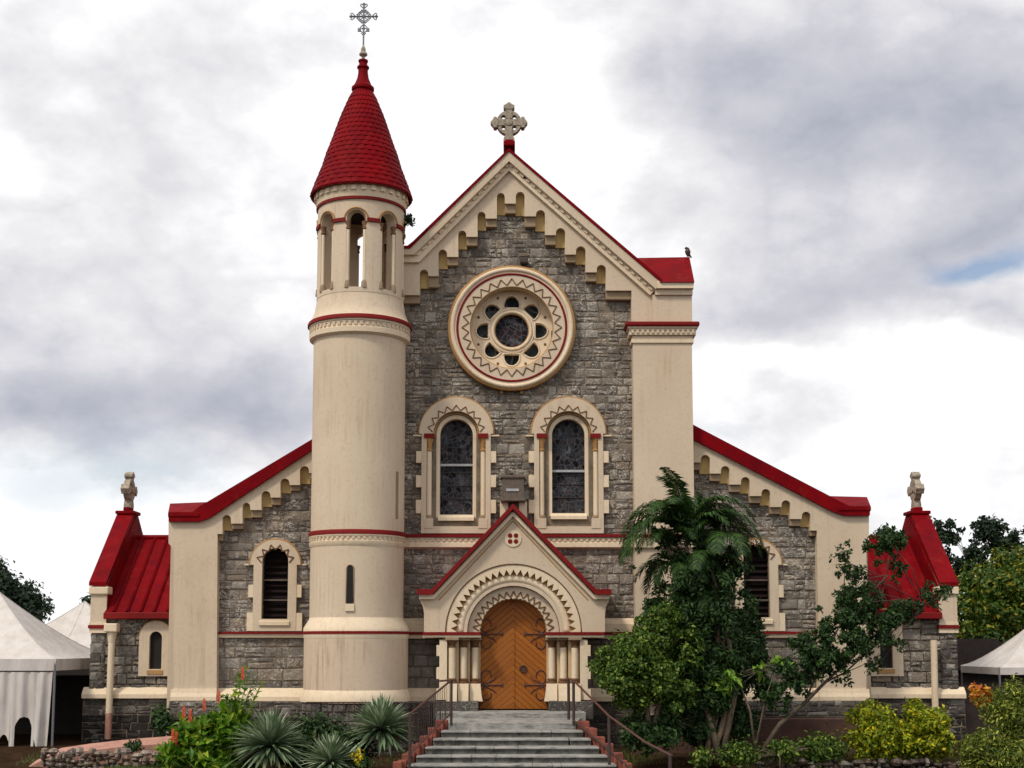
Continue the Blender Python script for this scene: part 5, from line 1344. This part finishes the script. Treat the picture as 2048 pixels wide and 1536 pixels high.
# background trees
plant('background_tree', 'large yellow-green tree behind the right white tent', 'tree', [B(2010, 1215, 16, 2.6, 2, 2.3), B(1950, 1250, 15, 1.5), B(2070, 1180, 17, 2.4)], 170, 32000, .16, L_BACK, [([pxp(2000, 1420, 16), pxp(2005, 1300, 16), pxp(2010, 1230, 16)], [.3, .25, .15])], seed=33, k=.22, aspect=.6)
plant('background_tree', 'sparse dark tree against the sky behind the right porch', 'tree', [B(1895, 1065, 20, .9, .9, .7), B(1925, 1120, 20, 1.2), B(1985, 1070, 20, 1.3, 1, 1.0), B(2030, 1110, 20, 1.1), B(1880, 1150, 20, 1.4), B(1880, 1040, 20, .5), B(2045, 1075, 20, .8)], 95, 7000, .17, L_BDARK, [([pxp(1950, 1400, 20), pxp(1945, 1250, 20), pxp(1940, 1130, 20)], [.3, .2, .12])], seed=35, k=.20, aspect=.6)
plant('background_tree', 'dark bushy tree low behind the right porch wall', 'tree', [B(1940, 1310, 17, 1.3, 1.2, 1.4), B(1990, 1340, 14, 1.2), B(1925, 1380, 12, 1.0)], 80, 10000, .16, L_BDARK, [([pxp(1940, 1420, 17), pxp(1940, 1330, 17)], [.2, .12])], seed=37, k=.4)
plant('background_tree', 'dark tree showing above the left white tent', 'tree', [B(20, 1190, 14, 1.2, 1, .8), B(60, 1215, 14, .9, .8, .55), B(-30, 1170, 14, 1.4), B(88, 1225, 14, .5)], 90, 10000, .16, L_BDARK, [([pxp(10, 1400, 14), pxp(15, 1300, 14), pxp(20, 1200, 14)], [.25, .2, .1])], seed=39, k=.34)
plant('background_tree', 'small treetop between the left tents and the porch pier', 'tree', [B(166, 1210, 24, .5, .5, .35), B(190, 1215, 24, .7)], 12, 500, .25, L_BDARK, [([pxp(180, 1400, 24), pxp(178, 1220, 24)], [.2, .08])], seed=41, k=.5)
# wild plant on the tower
plant('wall_weed', 'small weed growing out of the tower cornice against the sky', 'plant', [B(815, 440, -1, .16, .1, .10), B(822, 434, -1, .12)], 7, 60, .16, L_BDARK, [([pxp(806, 446, -1), pxp(815, 440, -1)], [.02, .01])], seed=43, k=.6)
plant('small_shrub', 'small dark shrub by the base wall left of the ginger plant', 'shrub', [B(322, 1440, -.9, .42, .3, .42)], 12, 900, .11, L_DARK, [([pxp(322, 1480, -.9), pxp(322, 1450, -.9)], [.03, .02])], seed=45, k=.5)
plant('small_shrub', 'tiny dark shrub standing on the pink kerb', 'shrub', [B(265, 1493, -4, .2, .2, .22)], 7, 260, .09, L_DARK, [([pxp(265, 1520, -4), pxp(265, 1495, -4)], [.02, .01])], seed=47, k=.6)

def agave(px, py, Y, R, n, seed, label, name='agave'):
    rnd = random.Random(seed); c = Vector(pxp(px, py, Y)); mb = MB()
    for i in range(n):
        t = i/n; a = i*2.39996+rnd.uniform(-.15, .15); el = radians(86-112*t**.95)+rnd.uniform(-.12, .12); L = R*rnd.uniform(.78, 1.1)*(.85+.25*t)
        d = Vector((cos(a)*cos(el), sin(a)*cos(el), sin(el))); p = c.copy(); w = .036*R/1.0
        side = d.cross(Vector((0, 0, 1)))
        side = side.normalized() if side.length > .05 else Vector((1, 0, 0))
        up_ = side.cross(d); pts = []; dd = d.copy(); K = 7
        for k in range(K+1):
            pts.append(p.copy()); p = p+dd*L/K; dd = (dd+Vector((0, 0, -.035-.02*t))).normalized()
        vs = []; fs = []
        for k, p in enumerate(pts):
            ww = w*(.75+.5*sin(pi*min(1, k/K*1.1))) if k < K else .002
            if k == K-1: ww *= .6
            vs += [p-side*ww+up_*ww*.35, p-up_*ww*.2, p+side*ww+up_*ww*.35]
        for k in range(K): fs += [(k*3, k*3+1, k*3+4, k*3+3), (k*3+1, k*3+2, k*3+5, k*3+4)]
        mb.add(vs, fs)
    o = empty(name, (c.x, c.y, c.z-.5), label, 'agave plant', 'spiky agaves left of the steps')
    mb.build('leaves', L_AGAVE, o)
    MB().tube([(c.x, c.y, c.z-.6), (c.x, c.y, c.z-.1), (c.x, c.y, c.z+.05)], [.07, .07, .04], 8).build('stem', BARK, o, True)
agave(540, 1492, -6.4, 1.12, 300, 1, 'large spiky agave in front of the tower base, leftmost of the agaves')
agave(763, 1460, -5.6, 1.08, 280, 2, 'large spiky agave nearest the steps')
agave(660, 1525, -6.9, .88, 220, 3, 'smaller low spiky agave between the two large ones')
# ginger with red bracts
plant('yellow_flower', 'small yellow flowering plant between the smaller agave and the steps', 'flower', [B(717, 1512, -7.2, .12, .1, .22)], 6, 70, .10, leafmat('yellow_petals', (.55, .42, .01), (.7, .6, .03)), [([pxp(717, 1560, -7.2), pxp(717, 1515, -7.2)], [.015, .01])], seed=70, k=.6)
def ginger():
    rnd = random.Random(50); Y = -5.4; o = empty('ginger_plant', pxp(430, 1530, Y), 'bright green ginger plant with red flower spikes left of the agaves', 'ginger plant')
    st_ = MB(); lf = MB(); fl = []
    stems = [((450, 1540), (492, 1332), 1), ((452, 1540), (480, 1345), 1), ((455, 1540), (498, 1350), 1), ((455, 1540), (525, 1362), 1), ((455, 1540), (505, 1365), 0), ((450, 1540), (470, 1400), 1), ((440, 1540), (435, 1420), 1), ((430, 1540), (400, 1430), 0), ((420, 1540), (370, 1450), 1), ((410, 1540), (352, 1470), 0), ((430, 1540), (415, 1450), 0), ((460, 1540), (520, 1375), 0),
             ((440, 1540), (450, 1455), 0), ((420, 1540), (385, 1475), 1), ((400, 1545), (345, 1500), 0), ((440, 1540), (470, 1440), 0), ((430, 1540), (440, 1480), 0)]
    for (b, t, f) in stems:
        yy = Y+rnd.uniform(-.5, .4); p0, p1 = Vector(pxp(*b, yy)), Vector(pxp(*t, yy)); mid = p0.lerp(p1, .5)+Vector((-.06, 0, .08))
        st_.tube([p0, mid, p1], [.02, .016, .008], 5)
        n = int((p1-p0).length/.075)
        for i in range(2, n):
            f_ = i/n; q_ = p0.lerp(mid, f_*2) if f_ < .5 else mid.lerp(p1, f_*2-1)
            a = (0 if i % 2 else pi)+rnd.uniform(-.9, .9); L = rnd.uniform(.30, .46)*(1-.3*f_); d = Vector((cos(a), sin(a), .55+.6*f_)).normalized(); s_ = d.cross(Vector((0, 0, 1))).normalized()*.075
            m1 = q_+d*L*.5; tip = q_+d*L+Vector((0, 0, -.10))
            lf.add([q_, m1+s_+Vector((0, 0, .02)), tip, m1-s_+Vector((0, 0, .02)), m1], [(0, 4, 1), (1, 4, 2), (0, 3, 4), (3, 2, 4)])
    cl = clumps([B(400, 1490, Y, .55, .5, .45), B(450, 1470, Y, .5, .4, .5), B(368, 1468, Y, .45, .35, .45), B(405, 1455, Y, .35, .3, .5), B(435, 1440, Y, .3, .3, .5), B(470, 1410, Y, .28, .25, .4), B(355, 1510, Y, .4, .35, .3), B(480, 1440, Y, .3, .3, .4), B(430, 1530, Y, .6, .5, .3)], 56, rnd, .3)
    leaves(lf, 3300, cl, .27, rnd, aspect=.36)
    st_.build('stems', L_BRIGHT, o); lf.build('leaves', L_GINGER, o)
    for (x_, y_) in ((485, 1362), (367, 1440), (380, 1446), (408, 1424), (437, 1408), (345, 1486), (352, 1492)):
        c = Vector(pxp(x_, y_, Y-.35)); fm = MB()
        for i in range(18):
            a = i*2.4; z = i*.020; d = Vector((cos(a)*.6, sin(a)*.6, .9)).normalized(); s_ = d.cross(Vector((0, 0, 1))).normalized()*.034; b = c+Vector((0, 0, z)); L = .13*(1-i*.03)
            fm.add([b, b+d*L*.5+s_, b+d*L, b+d*L*.5-s_], [(0, 1, 2, 3)])
        fm.build('flower_spike', FLOWER, o)
ginger()
plant('ground_plants', 'low leafy ground plants in the shaded bed around the agaves', 'plants', [B(600, 1500, -5.2, .8, .6, .3), B(700, 1500, -5.4, .8, .6, .3), B(480, 1500, -4.6, .7, .6, .3), B(640, 1460, -4, .8, .5, .3), B(720, 1530, -7, .5, .4, .2), B(330, 1530, -5, .5, .3, .2)], 90, 8000, .11, L_DARK, [([pxp(640, 1540, -5), pxp(640, 1510, -5)], [.02, .02])], seed=60, k=.4)
plant('ground_plants', 'low green leafy plants along the foot of the leaning tree', 'plants', [B(1480, 1510, -5.2, .7, .4, .25), B(1560, 1505, -4.9, .6, .4, .2), B(1640, 1500, -4.4, .8, .4, .2), B(1400, 1515, -5.4, .5, .4, .2)], 50, 4500, .10, L_MID, [([pxp(1560, 1540, -5), pxp(1560, 1510, -5)], [.02, .02])], seed=61, k=.4)
# grass tufts
def grass(name, x0, x1, y0, y1, n, seed, zf):
    rnd = random.Random(seed); mb = MB()
    for _ in range(n):
        x, y = rnd.uniform(x0, x1), rnd.uniform(y0, y1); z = zf(x, y); h = rnd.uniform(.06, .2); a = rnd.uniform(0, 2*pi); l = rnd.uniform(0, .08)
        mb.add([(x-.008, y, z), (x+.008, y, z), (x+cos(a)*l, y+sin(a)*l, z+h)], [(0, 1, 2)])
    mb.build(name, GRASSM, None, kind='stuff', label='short rough grass in the garden bed', cat='grass')
grass('grass', -11, -7, -5.8, -4.6, 2600, 1, lambda x, y: -1.45)
grass('grass', -14, 14, -4.0, -1.5, 7000, 2, lambda x, y: -1.2-(-1-y)/9*.75)
o_ = bpy.data.objects['grass.001'] if 'grass.001' in bpy.data.objects else None
if o_: o_['label'] = 'thin grass in the shaded ground along the church base'

# ------------------------------------------------------------------ tents
def tent(cx, cy, s, ze, zp, val, label, curtain=False):
    o = empty('party_tent', (cx, cy, -1.15), label, 'tent', 'white pointed party tents')
    rf = MB(); n = 12; h = s/2
    def pt(u, side):                              # along one side, -1..1
        return [(u*h, -h), (h, u*h), (-u*h, h), (-h, -u*h)][side]
    for side in range(4):
        vs = []; m = 10
        for j in range(m+1):
            t = j/m                                # 0 edge, 1 peak
            z = ze+(zp-ze)*(t**1.35)
            for i in range(n+1):
                x, y = pt(-1+2*i/n, side); vs.append((cx+x*(1-t), cy+y*(1-t), z-.03*sin(pi*i/n)*(1-t)))
        rf.add(vs, [(j*(n+1)+i, j*(n+1)+i+1, (j+1)*(n+1)+i+1, (j+1)*(n+1)+i) for j in range(m) for i in range(n)])
    r = rf.build('canopy', TENT, o, 'all')
    sm_ = MB()
    for (sx, sy) in ((-1, -1), (1, -1), (1, 1), (-1, 1), (0, -1), (0, 1), (1, 0), (-1, 0)):
        sm_.tube([(cx+sx*h*(1-t_/10), cy+sy*h*(1-t_/10), ze+(zp-ze)*((t_/10)**1.35)+.004-(.03*(1-t_/10) if 0 in (sx, sy) else 0)) for t_ in range(11)], .014, 4)
    sm_.build('seams', TENT, o)
    vl = MB()
    for side in range(4):
        vs = []
        for i in range(n*2+1):
            x, y = pt(-1+i/n, side); b = 1+.01*sin(i*2.3); vs += [(cx+x, cy+y, ze-.0), (cx+x*b, cy+y*b, ze-val)]
        vl.add(vs, [(i*2, i*2+1, i*2+3, i*2+2) for i in range(n*2)])
    vl.build('valance', TENT, o, 'all')
    for sx in (-1, 1):
        for sy in (-1, 1): MB().tube([(cx+sx*h*.985, cy+sy*h*.985, -1.2), (cx+sx*h*.985, cy+sy*h*.985, ze)], .04, 8).build('leg', GREYM, o)
    return o
t1 = tent(-17.2, 3.05, 6.1, WZ(1318, 0), 3.75, .36, 'large white party tent at the left edge with a draped side curtain')
tent(-17.6, 13.5, 6, 1.75, 3.75, .35, 'white party tent peak rising between the first tent and the left porch')
tent(18.9, 7, 4.0, WZ(1335, 5), 2.75, .25, 'white party tent at the right edge behind the orange croton')
tent(19.6, 15.5, 4.4, 1.15, 2.35, .2, 'small white tent corner peeking out left of the right tent')
# draped side curtain with arched opening
cv = MB(); Yc = 0.02; N_ = 200; M_ = 80
x0c, x1c = WX(-90, 1400, Yc), WX(104, 1400, Yc)
cols = []
ax0, ax1 = WX(30, 1450, Yc), WX(64, 1450, Yc)
for i in range(N_+1):
    f = i/N_; x = x0c+(x1c-x0c)*f
    col_ = []
    for j in range(M_+1):
        g = j/M_; taper = 1-.0*g
        xr_ = x-(.28*g*max(0, f-.75)*4*.5)
        zt_, zb_ = WZ(1344, Yc), WZ(1476, Yc)+.1*sin(f*40)-(max(0, f-.84)/.16)**.7*.55 - (0 if abs(x-(ax0+ax1)/2) > (ax1-ax0)*.75 else 1.0)
        z = zt_+(zb_-zt_)*g
        yy = Yc+.07*sin(f*26+g*1.5)*(.3+g)+.03*sin(f*61)
        col_.append((xr_, yy, z))
    cols.append(col_)
vs = [p for c in cols for p in c]; fs = []
axc = (ax0+ax1)/2; arx = (ax1-ax0)/2; zar = WZ(1460, Yc)
for i in range(N_):
    for j in range(M_):
        m_ = (Vector(cols[i][j])+Vector(cols[i+1][j+1]))/2
        inside = (abs(m_.x-axc) < arx and m_.z < zar) or ((m_.x-axc)**2/arx**2+(m_.z-zar)**2/(arx*1.5)**2 < 1)
        low_ = m_.z < WZ(1478, Yc) and not (m_.x > WX(80, 1450, Yc)) and not (abs(m_.x-axc) < arx+.12)
        if inside: continue
        fs.append((i*(M_+1)+j, (i+1)*(M_+1)+j, (i+1)*(M_+1)+j+1, i*(M_+1)+j+1))
cv.add(vs, fs); cv.build('side_curtain', TENT, t1, 'all')
# dark things under and behind the tents
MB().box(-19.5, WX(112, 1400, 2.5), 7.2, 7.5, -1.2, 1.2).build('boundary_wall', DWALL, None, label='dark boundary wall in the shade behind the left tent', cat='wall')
def shed():
    o = empty('shed', (17.3, 11, -1.2), 'dark low roofed shed behind the right porch', 'shed')
    MB().box(15.6, 20, 10, 13, -1.2, 1.0).build('wall', DWALL, o)
    MB().prism([[(15.2, 1.0), (20.4, 1.0), (18.5, 2.2), (16.0, 2.2)]], 9.7, 13.3).build('roof', simple('dark_sheet_roof', (.028, .022, .021), .9, spec=.1), o)
MB().box(-22, WX(118, 1480, 1.2), 5.8, 6.0, -1.2, .9).build('shade_backdrop', DWALL, None, label='black screen standing in for the shade inside the left tent', cat='screen')  # near-black sheet added in place of the deep shade under the canopy
shed()
MB().box(14.3, 22, 4.2, 4.4, -1.2, .55).build('boundary_wall', simple('dirty_brown_wall', (.075, .05, .038), .9, (.03, .022, .018), 2, .4), None, label='grey-brown boundary wall between the right porch and the right tent', cat='wall')
